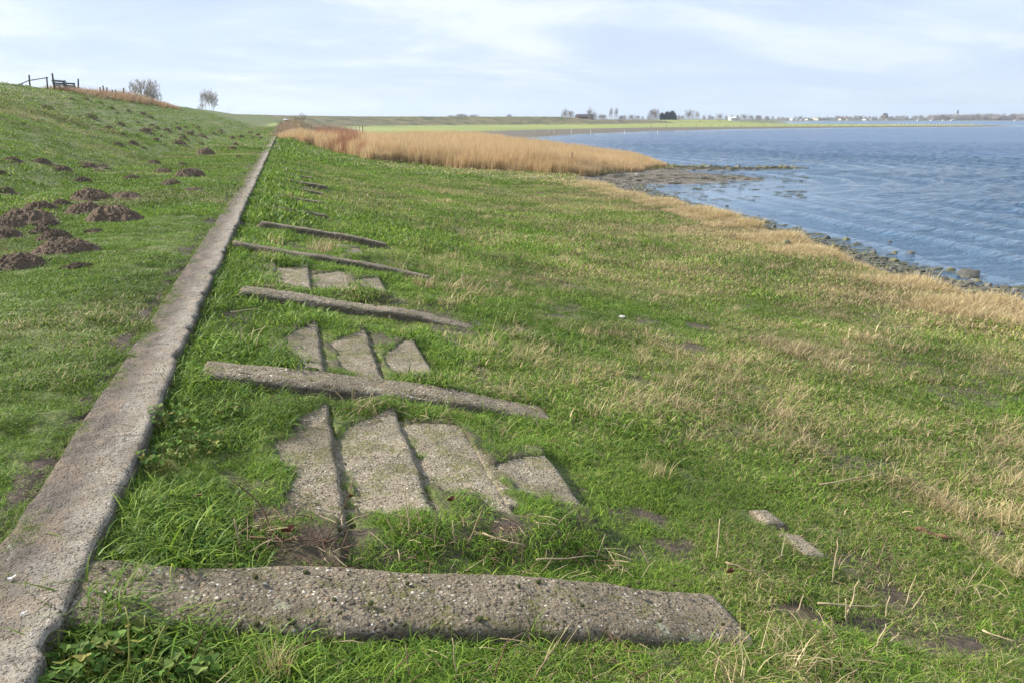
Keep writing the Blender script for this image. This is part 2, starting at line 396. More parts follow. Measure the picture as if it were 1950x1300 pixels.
def concrete(name, base, pebscale=70, moss=.5, soil=0., big=.5, grime=.55):
    """exposed-aggregate concrete: pebbles of many colours set in a mortar, with moss and dirt"""
    m, t = material(name)
    oi = t.node('ShaderNodeObjectInfo').outputs['Random']
    cmb = t.node('ShaderNodeCombineXYZ'); t.inp(cmb, 0, t.math('MULTIPLY', oi, 13.)); t.inp(cmb, 1, t.math('MULTIPLY', oi, 7.))
    P = t.vmath('ADD', t.obj, cmb.outputs[0])
    wn = t.node('ShaderNodeTexNoise'); t.inp(wn, 'Vector', P); wn.inputs['Scale'].default_value = 25
    Pd = t.vmath('ADD', P, t.vmath('SCALE', wn.outputs[1], .018))
    v = t.vor(Pd, pebscale); v2 = t.vor(Pd, pebscale*2.1)
    cs = t.node('ShaderNodeSeparateColor'); t.inp(cs, 0, v.outputs['Color'])
    cs2 = t.node('ShaderNodeSeparateColor'); t.inp(cs2, 0, v2.outputs['Color'])
    stone = t.ramp(cs.outputs[0], [(0, (.06, .05, .042)), (.25, (.12, .09, .065)), (.45, (.27, .20, .12)), (.62, (.36, .27, .17)), (.76, (.30, .27, .24)), (.86, (.50, .43, .32)), (.95, (.74, .69, .60)), (1, (.84, .81, .75))])
    small = t.ramp(cs2.outputs[0], [(0, (.08, .07, .055)), (.5, (.17, .14, .11)), (.85, (.3, .25, .2)), (1, (.5, .46, .4))])
    inst = t.step(t.math('ADD', v.outputs['Distance'], t.math('MULTIPLY', cs.outputs[2], .18)), .56, .40)
    size = t.math('GREATER_THAN', cs.outputs[1], 1-big)
    c = t.mix(t.math('MULTIPLY', inst, size), t.mix(.5, small, base), stone)
    d1 = t.noise(P, 3.2, 5, .6)
    c = t.mix(t.math('MULTIPLY', t.step(d1, .40, .66), .62), c, tuple(b*.52 for b in base))
    mo = t.math('MULTIPLY', t.step(t.noise(P, 5.5, 6, .68), .66-.14*moss, .74-.14*moss), t.step(t.noise(P, 45, 3), .35, .6))
    c = t.mix(t.math('MULTIPLY', mo, .85), c, t.mix(t.noise(P, 60, 2), (.05, .055, .010), (.18, .185, .03)))
    li = t.step(t.noise(t.vmath('ADD', P, (9, 4, 2)), 4.5, 3, .45), .70, .74)
    c = t.mix(t.math('MULTIPLY', li, .55), c, (.33, .35, .25))
    st_ = t.step(t.noise(t.vmath('ADD', P, (3, 8, 1)), 1.7, 6, .65, .6), .50, .60)     # damp stains
    c = t.mix(t.math('MULTIPLY', st_, .3), c, (.075, .062, .04))
    ck = t.node('ShaderNodeTexVoronoi', feature='DISTANCE_TO_EDGE'); t.inp(ck, 'Vector', t.vmath('ADD', P, t.vmath('SCALE', wn.outputs[1], .06))); ck.inputs['Scale'].default_value = 1.15
    crack = t.step(ck.outputs['Distance'], .006, .0015)
    c = t.mix(t.math('MULTIPLY', crack, .7), c, (.03, .025, .018))
    c = t.mix(1, c, t.ramp(oi, [(0, (.86, .84, .80)), (1, (1.14, 1.13, 1.1))]), 'MULTIPLY')
    if soil:
        sx = t.node('ShaderNodeSeparateXYZ'); t.inp(sx, 0, t.obj)
        e = t.math('ADD', sx.outputs[0], t.math('MULTIPLY', t.math('SUBTRACT', t.noise(t.scalev(t.obj, (1, .6, 1)), 4, 6, .65), .5), .34))
        so_ = t.step(e, .115, -.07)
        c = t.mix(t.math('MULTIPLY', so_, .92), c, t.mix(t.noise(P, 30, 5, .7), (.042, .032, .024), (.165, .13, .10)))
        sm = t.step(t.noise(t.scalev(P, (2.2, .8, 1)), 4.2, 7, .72), .44, .60)      # trodden dirt film
        c = t.mix(t.math('MULTIPLY', sm, .6), c, (.225, .17, .115))
        wt = t.step(t.noise(t.scalev(P, (1.3, .6, 1)), 7, 5, .7), .63, .70)      # pale droppings and lime
        c = t.mix(t.math('MULTIPLY', wt, .45), c, (.52, .50, .46))
        fy = t.math('ABSOLUTE', t.math('SUBTRACT', t.math('FRACT', t.math('DIVIDE', t.math('ADD', sx.outputs[1], t.math('MULTIPLY', t.noise(P, 9, 2), .05)), 1.92)), .5))
        c = t.mix(t.math('MULTIPLY', t.step(fy, .491, .497), .4), c, (.05, .04, .03))
    # side faces stay damp and mossy brown: grime grown on the vertical faces
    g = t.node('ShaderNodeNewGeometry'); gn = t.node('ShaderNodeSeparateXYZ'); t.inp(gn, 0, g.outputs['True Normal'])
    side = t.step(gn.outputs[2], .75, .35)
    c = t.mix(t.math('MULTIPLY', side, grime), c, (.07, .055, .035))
    t.inp(t.bsdf, 'Base Color', c); t.bsdf.inputs['Roughness'].default_value = .88
    h = t.math('ADD', t.math('MULTIPLY', t.step(v.outputs['Distance'], .55, .15), size), t.math('MULTIPLY', t.step(v2.outputs['Distance'], .5, .1), .35))
    nb = t.bump(h, 1.0, .009, t.bump(t.noise(P, 14, 6, .7), .9, .03))
    t.inp(t.bsdf, 'Normal', nb)
    return m
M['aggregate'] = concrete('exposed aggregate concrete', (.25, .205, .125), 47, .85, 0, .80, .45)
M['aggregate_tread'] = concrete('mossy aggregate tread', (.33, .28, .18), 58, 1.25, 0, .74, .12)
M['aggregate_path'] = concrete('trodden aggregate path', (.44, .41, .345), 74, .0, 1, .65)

def soil_mat():
    m, t = material('crumbly soil')
    v = t.vor(t.obj, 26); n = t.noise(t.obj, 9, 5, .65)
    c = t.ramp(n, [(.25, (.085, .056, .034)), (.5, (.165, .115, .073)), (.75, (.27, .20, .13))])
    t.inp(t.bsdf, 'Base Color', c); t.bsdf.inputs['Roughness'].default_value = .95
    t.inp(t.bsdf, 'Normal', t.bump(t.math('ADD', t.math('MULTIPLY', v.outputs['Distance'], -1), n), 1, .03))
    return m
M['soil'] = soil_mat()
def stone_mat(name, a, b, wet=.7):
    m, t = material(name)
    oi = t.node('ShaderNodeObjectInfo').outputs['Random']
    P = t.vmath('ADD', t.obj, t.vmath('SCALE', (3, 7, 2), t.math('MULTIPLY', oi, 5.)))
    n = t.noise(P, 3.5, 6, .65)
    c = t.mix(t.step(n, .38, .62), a, b)
    c = t.mix(t.math('MULTIPLY', oi, .35), c, (.13, .12, .10))
    t.inp(t.bsdf, 'Base Color', c); t.bsdf.inputs['Roughness'].default_value = wet
    t.inp(t.bsdf, 'Normal', t.bump(t.noise(P, 9, 6, .7), .7, .04))
    return m
M['stone_green'] = stone_mat('algae covered stone', (.23, .22, .075), (.10, .105, .045))
M['stone_dark'] = stone_mat('dark wet stone', (.06, .062, .045), (.11, .10, .075), .45)
M['stone_grey'] = stone_mat('grey stone', (.12, .115, .10), (.25, .24, .21), .7)
M['stone_white'] = stone_mat('white stone', (.72, .71, .68), (.55, .54, .5), .8)
M['seaweed'] = stone_mat('dark seaweed', (.05, .055, .018), (.11, .105, .035), .5)

def blade_mat(name, cols, dry, trans=.35, rough=.55):
    """grass: colour per blade (rnd), per clump (tint 0 green .. 1 straw) and along the blade (hh)"""
    m, t = material(name)
    r = t.attr('rnd').outputs['Fac']; hh = t.attr('hh').outputs['Fac']
    ti = t.math('ADD', t.attr('tint', 'INSTANCER').outputs['Fac'], t.attr('tint').outputs['Fac']); tn = t.math('ADD', t.attr('tone', 'INSTANCER').outputs['Fac'], t.attr('tone').outputs['Fac'])
    green = t.ramp(r, [(0, cols[0]), (.5, cols[1]), (1, cols[2])])
    straw = t.ramp(r, [(0, dry[0]), (.5, dry[1]), (1, dry[2])])
    f = t.step(t.math('ADD', ti, t.math('MULTIPLY', t.math('SUBTRACT', t.math('FRACT', t.math('MULTIPLY', r, 7.31)), .5), .75)), .42, .62)
    c = t.mix(f, green, straw)
    c = t.mix(t.math('MULTIPLY', t.step(hh, .6, 1), .22), c, dry[1])
    c = t.mix(1, c, t.ramp(tn, [(0, (.68, .68, .68)), (1, (1.32, 1.3, 1.25))]), 'MULTIPLY')
    c = t.mix(1, c, t.ramp(t.math('FRACT', t.math('MULTIPLY', r, 23.7)), [(0, (.6, .6, .6)), (1, (1.4, 1.4, 1.35))]), 'MULTIPLY')
    t.inp(t.bsdf, 'Base Color', c); t.bsdf.inputs['Roughness'].default_value = rough
    t.bsdf.inputs['Specular IOR Level'].default_value = .25
    tr = t.node('ShaderNodeBsdfTranslucent'); t.inp(tr, 'Color', c)
    ms = t.node('ShaderNodeMixShader'); ms.inputs[0].default_value = trans
    t.l.new(t.bsdf.outputs[0], ms.inputs[1]); t.l.new(tr.outputs[0], ms.inputs[2]); t.l.new(ms.outputs[0], t.out.inputs[0])
    return m
DRY = [(.24, .18, .09), (.42, .335, .18), (.58, .50, .31)]
M['grass'] = blade_mat('meadow grass', [(.058, .135, .012), (.118, .225, .022), (.245, .335, .045)], DRY)
M['straw'] = blade_mat('straw grass', [(.30, .235, .12), (.44, .355, .19), (.56, .47, .28)], [(.34, .26, .14), (.48, .38, .22), (.60, .50, .32)], .3)
M['reed'] = blade_mat('reed stems', [(.40, .29, .17), (.52, .40, .25), (.64, .53, .36)], [(.40, .27, .14), (.56, .41, .22), (.66, .51, .30)], .4)
M['red_reed'] = blade_mat('red osier stems', [(.27, .085, .06), (.34, .15, .10), (.46, .30, .19)], [(.27, .10, .07), (.36, .2, .12), (.46, .33, .2)], .15)
M['brush'] = blade_mat('brown brush stems', [(.26, .17, .10), (.36, .24, .14), (.48, .34, .20)], [(.21, .17, .13), (.31, .25, .18), (.42, .34, .24)], .2)
M['leaf'] = blade_mat('herb leaf', [(.05, .12, .015), (.09, .17, .03), (.15, .21, .05)], [(.14, .18, .04), (.2, .2, .05), (.25, .2, .06)], .3, .75)

# ---------------------------------------------------------------- ground sheet
RG = np.concatenate([[0.02, .5, .9], np.geomspace(1.2, 60, 470), np.geomspace(60.6, 700, 290), np.geomspace(706, 9000, 90)])
AZ = np.unique(np.concatenate([np.linspace(YAW-rad(180), YAW-rad(52), 60), np.linspace(YAW-rad(52), YAW+rad(52), 720), np.linspace(YAW+rad(52), YAW+rad(180), 60)]))
R_, A_ = np.meshgrid(RG, AZ, indexing='ij')
GX = np.sin(A_)*R_; GY = np.cos(A_)*R_
GZ, GU, GL, GM_, GS = hgt(GX, GY)

def dryness(x, y, u, dl, s):
    """0 lush green .. 1 straw, from large and small patches"""
    n = fbm(x/2.2, y/2.2, 61, 4); n2 = fbm(x/.5, y/.9, 62, 3); n3 = fbm(x/9, y/9, 63, 3)
    d = .16+.50*(n-.5)*2*.8+.35*(n2-.5)+.35*(n3-.5)
    right = sstep(u, 20.5, 27)
    d = d+.15*right+.05*sstep(u, 18.5, 21)
    d = d+.03*(u < 16.8)
    d = d+np.where(u > 17, .25*(1-sstep(dl, 1.5, 6)), 0)
    d = d-np.where((u > 17) & (u < 18.4), .16, 0)
    return np.clip(d, 0, 1)
def stairmask(x, y):
    """1 where the concrete (path slab, ribs, treads) is, no grass roots there"""
    m = (x > -1.27) & (x < -.85)
    return m
dry = dryness(GX, GY, GU, GL, GS)
soil = ((GU > 16.66+.16*(fbm(GX/.35, GY/.5, 71, 3)-.5)*2) & (GU < 17.2)).astype(float)
soil = np.maximum(soil, .8*sstep(fbm(GX/.8, GY/.8, 72, 4), .62, .70)*(GL > 0)*(np.hypot(GX, GY) < 26)*(GU > 17.2))
inb = (GX > -.8) & (GX < 2.1) & (GY < 17)
soil = np.maximum(soil, .75*inb*sstep(fbm(GX/.3, GY/.3, 73, 4), .48, .6))
soil = np.maximum(soil, holes(GX, GY)*.95)
rr = np.hypot(GX, GY)
mud = (GL < 0).astype(float)
wet = np.clip(1-(GZ-WZ)/.06, 0, 1)*mud
farg = sstep(rr, 120, 260)*(GL > 0)*(GU > 14)            # far meadow: evenly green
M_g, t = material('ground turf, soil and mud')
ad = t.attr('dry').outputs['Fac']; as_ = t.attr('soil').outputs['Fac']; am = t.attr('mud').outputs['Fac']; aw = t.attr('wet').outputs['Fac']; af = t.attr('farg').outputs['Fac']; ao = t.attr('olive').outputs['Fac']
nf = t.noise(t.pos, 9, 6, .7); nm = t.noise(t.pos, 1.3, 5, .6); nb_ = t.noise(t.pos, .25, 4, .6)
g = t.mix(t.step(t.noise(t.pos, 26, 4, .75), .36, .64), (.028, .034, .012), (.145, .18, .04))
g = t.mix(t.math('MULTIPLY', t.step(nm, .35, .7), .6), g, (.13, .165, .04))
st = t.mix(t.step(nf, .3, .7), (.15, .125, .05), (.30, .25, .12))
g = t.mix(t.step(t.math('ADD', ad, t.math('MULTIPLY', t.math('SUBTRACT', nf, .5), .6)), .35, .75), g, st)
fg = t.mix(t.step(t.noise(t.scalev(t.pos, (.35, 1, 1)), .05, 5, .6), .35, .65), (.17, .22, .05), (.26, .28, .075))
g = t.mix(t.math('MULTIPLY', af, .85), g, fg)
ol = t.mix(t.step(t.noise(t.pos, .12, 6, .7), .35, .65), (.05, .06, .02), (.16, .135, .06))
g = t.mix(ao, g, ol)
so1 = t.mix(t.step(nf, .3, .7), (.035, .024, .017), (.10, .07, .05))
g = t.mix(as_, g, so1)
peb = t.vor(t.pos, 9); pc = t.node('ShaderNodeSeparateColor'); t.inp(pc, 0, peb.outputs['Color'])
mu = t.mix(t.step(t.noise(t.pos, .9, 6, .65), .35, .65), (.055, .047, .034), (.135, .112, .085))
mu = t.mix(t.step(t.noise(t.pos, 1.9, 6, .7), .56, .64), mu, (.055, .06, .02))
mu = t.mix(t.math('MULTIPLY', t.math('MULTIPLY', t.step(peb.outputs['Distance'], .45, .3), t.step(pc.outputs[0], .6, .65)), .8), mu, t.mix(pc.outputs[1], (.10, .10, .06), (.42, .39, .34)))
g = t.mix(am, g, mu)
t.inp(t.bsdf, 'Base Color', g)
t.inp(t.bsdf, 'Roughness', t.math('SUBTRACT', .95, t.math('MULTIPLY', aw, .72)))
hb = t.math('ADD', nf, t.math('MULTIPLY', t.noise(t.pos, 40, 3), .4))
t.inp(t.bsdf, 'Normal', t.bump(hb, .8, .03, t.bump(nm, .6, .12)))
olive = np.where((GS > 740) & (GU > -6) & (GU < 25+3*fbm(GX/12, GY/12, 19, 2)) & (GS < 1120), 1., 0)*1.0
olive = np.maximum(olive, sstep(rr, 600, 900)*.6)
olive = np.maximum(olive, .7*((GX < 30) & (GX > -4.5) & (GY > 92+.6*np.abs(GX)) & (GY < 210) & (GU > 16)).astype(float))
bank = ((GS > 1120) & (GU > -10) & (GU < 16))
olive = np.where(bank, 0, olive); farg = np.where(bank, 1, farg)
ground = mk('ground', np.stack([GX, GY, GZ], -1), grid_faces(*GX.shape)[:, ::-1].copy(), M_g, attrs=dict(dry=dry, soil=soil, mud=mud, wet=wet, farg=farg, olive=olive))
tag(ground, 'grass covered sea dyke, foreshore meadow and muddy beach round the bay', 'ground', kind='structure')

# ---------------------------------------------------------------- water
RW = np.concatenate([np.geomspace(13, 160, 620), np.geomspace(160.6, 1200, 160), np.geomspace(1210, 9400, 30)])
AW = np.unique(np.concatenate([np.linspace(YAW-rad(50), YAW-rad(12), 40), np.linspace(YAW-rad(12), YAW+rad(36), 560), np.linspace(YAW+rad(36), YAW+rad(150), 60)]))
Rw, Aw = np.meshgrid(RW, AW, indexing='ij'); WX = np.sin(Aw)*Rw; WY = np.cos(Aw)*Rw
wm = poly_sd(WX.ravel(), WY.ravel(), MUD).reshape(WX.shape)
pc1 = np.array(onz(1330, 365, WZ))
shel = np.exp(-((WX-pc1[0])**2+(WY-pc1[1])**2)/(11.**2))            # sheltered corner behind the stone spit
deep = sstep(-wm, 2, 45)
calm = np.clip(1-shel*.92, 0, 1)*(.22+.78*sstep(-wm, .5, 30))
# real swell: long low waves that wrap round the shore
ph = -wm*2*math.pi/2.6+3.5*(fbm(WX/9, WY/9, 81, 3)-.5)*2
am_ = sstep(-wm, .5, 3)*(1-sstep(-wm, 22, 40))*(1-.85*shel)*(.35+.65*fbm(WX/4, WY/12, 82, 3))
sw = (np.clip(np.sin(ph), -1, 1)*.5+.5)**4*.19*am_
chop = (fbm(WX/.9+WY/2.6, WY/1.1-WX/3.2, 83, 3)-.5)*.20*calm*sstep(-wm, 1, 12)
fadew = 1-sstep(Rw, 120, 260)
WZs = WZ+(sw+chop)*fadew
M_w, t = material('wind rippled water')
ac = t.attr('calm').outputs['Fac']; adp = t.attr('deep').outputs['Fac']
P = t.scalev(t.pos, (1.0, .55, 1), rad(-28))
wa = t.noise(P, 2.4, 4, .6, .3); wb = t.noise(P, .75, 4, .6, .4); wc = t.noise(P, 7.5, 3, .6); wd = t.noise(P, .16, 4, .6); we = t.noise(P, .035, 4, .6)
Pn = t.scalev(t.pos, (.55, 1.5, 1), rad(-22))
s1 = t.noise(Pn, 1.5, 5, .64, .5); s2 = t.noise(Pn, .34, 6, .64, .5); s3 = t.noise(t.scalev(t.pos, (.25, 1, 1), rad(-22)), .06, 4, .6)
col = t.mix(adp, (.075, .14, .22), (.022, .125, .29))
col = t.mix(t.math('MULTIPLY', t.step(s3, .35, .65), t.math('MULTIPLY', adp, .5)), col, (.012, .068, .22))
t.inp(t.bsdf, 'Base Color', col)
t.bsdf.inputs['IOR'].default_value = 1.33
t.inp(t.bsdf, 'Roughness', t.math('ADD', .06, t.math('MULTIPLY', ac, .10)))
hh_ = t.math('ADD', t.math('MULTIPLY', s1, 1.7), t.math('MULTIPLY', s2, 3.3)); hh_ = t.math('ADD', hh_, t.math('MULTIPLY', wa, .35))
hh_ = t.math('ADD', hh_, t.math('MULTIPLY', wc, .05))
hh_ = t.math('MULTIPLY', hh_, t.math('ADD', .03, t.math('MULTIPLY', ac, .97)))
t.inp(t.bsdf, 'Normal', t.bump(hh_, 1.0, .9))
keep = (wm < 6)
F = grid_faces(*WX.shape)[:, ::-1].copy(); kf = keep.ravel()[F].any(1); F = F[kf]
used = np.unique(F); rem = np.full(WX.size, -1); rem[used] = np.arange(len(used))
WV = np.stack([WX, WY, WZs], -1).reshape(-1, 3)[used]
water = mk('water', WV, rem[F], M_w, attrs=dict(calm=calm.ravel()[used], deep=deep.ravel()[used]))
tag(water, 'blue wind rippled water of the wide bay', 'water', kind='structure')

# ---------------------------------------------------------------- concrete: path slab, ribs, treads
def rough_slab(name, X0, X1, Y0, Y1, zf, thick, mat, dx=.02, dy=None, edge=.02, rnd=.02, amp=.008, seed=0, parent=None, origin=None, ends=0., mound=.0):
    """a cast slab with rounded, worn edges. zf(x) gives the top; sides go down by thick"""
    nx = max(4, int((X1-X0)/dx)); ys = dy if dy is not None else np.linspace(Y0, Y1, max(4, int((Y1-Y0)/dx)))
    xs = np.linspace(0, 1, nx); ny = len(ys)
    # cross rings: down left side, over the top, down right side
    tx = np.concatenate([[0, 0, 0], xs, [1, 1, 1]]); dz = np.concatenate([[-thick, -thick*.5, -rnd*1.2], np.zeros(nx), [-rnd*1.2, -thick*.5, -thick]])
    if name == 'path': jt = np.floor(ys/1.92); jog = (_hash(jt, jt*0, 5)-.5)*.022; chip = -.03*sstep(vn(ys*5, ys*0, 15), .72, .95)
    else: jog = 0; chip = 0
    TX, YY = np.meshgrid(tx, ys); DZ = np.broadcast_to(dz, TX.shape).copy()
    XL = X0+(fbm(ys/.35, ys*0+seed, seed, 4)-.5)*edge*2; XR = X1+(fbm(ys/.25, ys*0+seed+5, seed+3, 4)-.5)*edge*2+jog+chip
    XX = XL[:, None]+(XR-XL)[:, None]*TX
    dl_ = np.minimum(np.minimum(XX-XL[:, None], XR[:, None]-XX), np.minimum(YY-ys[0], ys[-1]-YY)+ends)
    rd = np.clip(1-np.clip(dl_, 0, rnd)/rnd, 0, 1)**2
    ZZ = zf(XX)+DZ-rd*rnd*.8*(DZ == 0)+(fbm(XX/.07, YY/.07, seed+9, 3)-.5)*amp*2+(fbm(XX/.4, YY/.4, seed+11, 2)-.5)*amp*2
    if mound: ZZ += mound*(1-((YY-(Y0+Y1)/2)/((Y1-Y0)/2))**2)*(DZ > -thick*.9)
    V = np.stack([XX, YY, ZZ], -1).reshape(-1, 3); nX = len(tx)
    F = [tuple(f) for f in grid_faces(ny, nX)]
    # end caps
    for row, rev in ((0, 0), (ny-1, 1)):
        ring = [row*nX+i for i in range(nX)]; base = len(V)
        V = np.vstack([V, V[ring]*[1, 1, 0]+np.array([0, 0, 1])*(zf(V[ring][:, 0])-thick)[:, None]])
        for i in range(nX-1):
            q = (ring[i], base+i, base+i+1, ring[i+1]); F.append(q if not rev else q[::-1])
    og = np.array(origin if origin is not None else [(X0+X1)/2, (Y0+Y1)/2, 0.])
    o = mk(name, V-og, F, mat, parent); o.location = og; return o
ys = np.concatenate([np.linspace(-4, 1.5, 60), np.geomspace(1.52, 82, 900)])
path = rough_slab('path', -1.235, -.86, -4, 82, lambda x: 0*x, .22, M['aggregate_path'], .018, ys, .016, .022, .010, 3)
path.location.x = -1.0475
tag(path, 'narrow concrete slab path running straight along the grass berm', 'path', kind='structure')

rib_labels = ['wide pebbly concrete beam nearest the viewer, long and fully bare', 'second concrete beam from the front, hump shaped with a white splash on top',
              'third concrete beam from the front, mossy and worn, above the second row of treads', 'fourth concrete beam from the front, thin and partly overgrown above three small treads',
              'fifth concrete beam from the front, short narrow strip showing behind a pale grass tuft']
rng = random.Random(4)
def make_rib(k, Y, x0, x1, w_):
    # the rib lies along the slope (x): its local length is x
    n = 150 if k < 3 else 70; xs = np.linspace(x0, x1, n); m_ = 22 if k < 3 else 12
    prof_y = np.concatenate([[-.5, -.5, -.495], np.linspace(-.485, .485, m_), [.495, .5, .5]])*w_
    prof_z = np.concatenate([[-.28, -.13, -.045], np.zeros(m_), [-.03, -.12, -.26]])
    PY, XX = np.meshgrid(prof_y, xs); PZ = np.broadcast_to(prof_z, PY.shape).copy()
    e = np.abs(PY)/(w_/2); PZ = PZ-np.where(PY < 0, .035*np.clip(e, 0, 1)**7, .022*np.clip(e, 0, 1)**7)*(PZ > -.02)
    wob = (fbm(XX/.4, PY*0, 20+k, 4)-.5)*.05
    endr = sstep(np.minimum(XX-x0+(.2 if k in (0, 3) else 0), x1-XX), 0, .12)
    w2 = .75+.25*np.sqrt(endr)
    YY = Y+PY*w2+wob*np.sign(PY)*(np.abs(PY) > w_*.3)
    ZZ = zrib(XX)+[-.03, -.012, -.008, .02, .02][min(k, 4)]-.065*sstep(XX, 1.0, 2.0)+PZ+(fbm(XX/.06, YY/.06, 30+k, 3)-.5)*.016-.03*sstep(vn(XX*6, PY*14, 50+k), .74, .95)*(np.abs(PY)/w_ > .38)+(fbm(XX/.4, YY/.4, 33+k, 2)-.5)*.035-.10*(1-endr)
    V = np.stack([XX, YY, ZZ], -1).reshape(-1, 3); nX = len(prof_y)
    F = [tuple(f)[::-1] for f in grid_faces(n, nX)]
    F.append(tuple(range(nX))); F.append(tuple((n-1)*nX+i for i in range(nX-1, -1, -1)))
    og = np.array([x0, Y, zrib(np.array([x0]))[0]])
    o = mk('concrete_beam', V-og, F, M['aggregate']); o.location = og; return o
ribs = []
for k, Y in enumerate(RIBY):
    o = make_rib(k, Y, [-.875, -.76, -.66, -.80, -.6][k], [2.02, 1.98, 2.02, 2.04, 1.72][k], [.45, .37, .31, .24, .20][k])
    tag(o, rib_labels[k], 'concrete beam', 'concrete beams laid down the slope'); ribs.append(o)
for k, (Y, w_) in enumerate([(17.4, .22), (18.9+1.4, .22), (23.2, .2), (26.1, .2), (29.0, .2), (31.9, .2), (37.7, .22)]):
    o = make_rib(5+k, Y, -.42+.2*rng.random(), .75+.6*rng.random(), w_)
    tag(o, 'far concrete beam almost swallowed by the grass beside the path', 'concrete beam', 'overgrown concrete beams further along the path')
# stepped treads between the ribs; nose at the down-slope (right) edge
for k, (x0, x1, y0, y1, g_, lab) in enumerate(TREADS):
    P_ = OUTW[k]; e_ = .10 if g_ < 4 else .02
    y0, y1 = P_[:, 1].min()-e_, P_[:, 1].max()+e_; xl_ = (TREADS[k-1][1]-.03 if k and TREADS[k-1][4] == g_ else min(x0, P_[:, 0].min()-.03)) if g_ < 4 else P_[:, 0].min()-.02; xr_ = x1 if g_ < 4 else P_[:, 0].max()+.02
    yy = np.linspace(y0, y1, max(8, int((y1-y0)/.02)))
    o = rough_slab('stair_tread' if g_ < 4 else 'slab_fragment', xl_, xr_, y0, y1, lambda x, k=k: tread_top(k, x), .16, M['aggregate_tread'], .02, yy, .018, .02, .008, 40+k)
    tag(o, lab, 'stair tread' if g_ < 4 else 'slab fragment', 'concrete treads between the beams' if g_ < 4 else 'slab fragments in the grass')
# concrete mask for growing things
MG = -.075
def bare(x, y):
    m = (x > -1.20+.09*(vn(y*6, y*0, 2)-.3)) & (x < -.87+.03*(vn(y*9, y*0, 4)-.4))
    for k, Y in enumerate(RIBY):
        wd_ = [.20, .19, .16, .10, .07][k]*(1+.3*(vn(x*5, x*0+k, 6)-.5))
        m |= (x > [-.72, -.60, -.5, -.70, -.5][k]) & (x < [1.95, 1.9, 1.9, 1.95, 1.6][k]) & (np.abs(y-Y+.0) < wd_)
    nr = (x > -.7) & (x < 3.2) & (y < 14) & (y > 3); sub_ = np.zeros(x.shape, bool)
    for P_ in OUTW:
        sd_ = poly_sd(x[nr], y[nr], P_)+(vn(x[nr]*11, y[nr]*11, 8)-.5)*.05; q_ = sub_[nr]; q_ |= sd_ > MG; sub_[nr] = q_
    return m | sub_

# ---------------------------------------------------------------- clumps and instancing
def blades(name, n, radius, h0, h1, wd_, bend, lean, seed, mat, seg=3, flat=0.):
    r = np.random.RandomState(seed)
    a = r.rand(n)*2*np.pi; rad_ = radius*np.sqrt(r.rand(n)); bx, by = np.cos(a)*rad_, np.sin(a)*rad_
    h = h0+(h1-h0)*r.rand(n)**1.3; w_ = wd_*(.6+.7*r.rand(n))
    dirn = r.rand(n)*2*np.pi; la = lean*r.rand(n); be = bend*(.3+r.rand(n))
    face = dirn+np.pi/2+(r.rand(n)-.5)*1.2
    V = np.zeros((n, 2*seg+1, 3)); H = np.zeros((n, 2*seg+1))
    for k in range(seg+1):
        s_ = k/seg; ang = la+be*s_; l = h*s_
        ox = np.cos(dirn)*l*np.sin(ang); oy = np.sin(dirn)*l*np.sin(ang); oz = l*np.cos(ang)
        ww = w_*(1-s_**1.6)*.5
        if k < seg:
            V[:, 2*k] = np.stack([bx+ox-np.cos(face)*ww, by+oy-np.sin(face)*ww, oz], -1)
            V[:, 2*k+1] = np.stack([bx+ox+np.cos(face)*ww, by+oy+np.sin(face)*ww, oz], -1)
            H[:, 2*k:2*k+2] = s_
        else:
            V[:, 2*seg] = np.stack([bx+ox, by+oy, oz], -1); H[:, 2*seg] = 1
    base = (np.arange(n)*(2*seg+1))[:, None]
    T = []
    for k in range(seg-1):
        T += [[2*k, 2*k+1, 2*k+3], [2*k, 2*k+3, 2*k+2]]
    T += [[2*seg-2, 2*seg-1, 2*seg]]
    F = (base[:, None, :]+np.array(T)[None]).reshape(-1, 3)
    rn = np.repeat(r.rand(n)[:, None], 2*seg+1, 1)
    o = mk(name, V.reshape(-1, 3), F, mat, attrs=dict(rnd=rn.ravel(), hh=H.ravel()), link=False)
    return o
def variants(name, k, *a, **kw):
    c = bpy.data.collections.new(name+' clumps')
    for i in range(k):
        seed = kw.pop('seed', 1)
        c.objects.link(blades('%s_clump' % name, *a, seed=seed*100+i*7+1, **kw)); kw['seed'] = seed
    return c
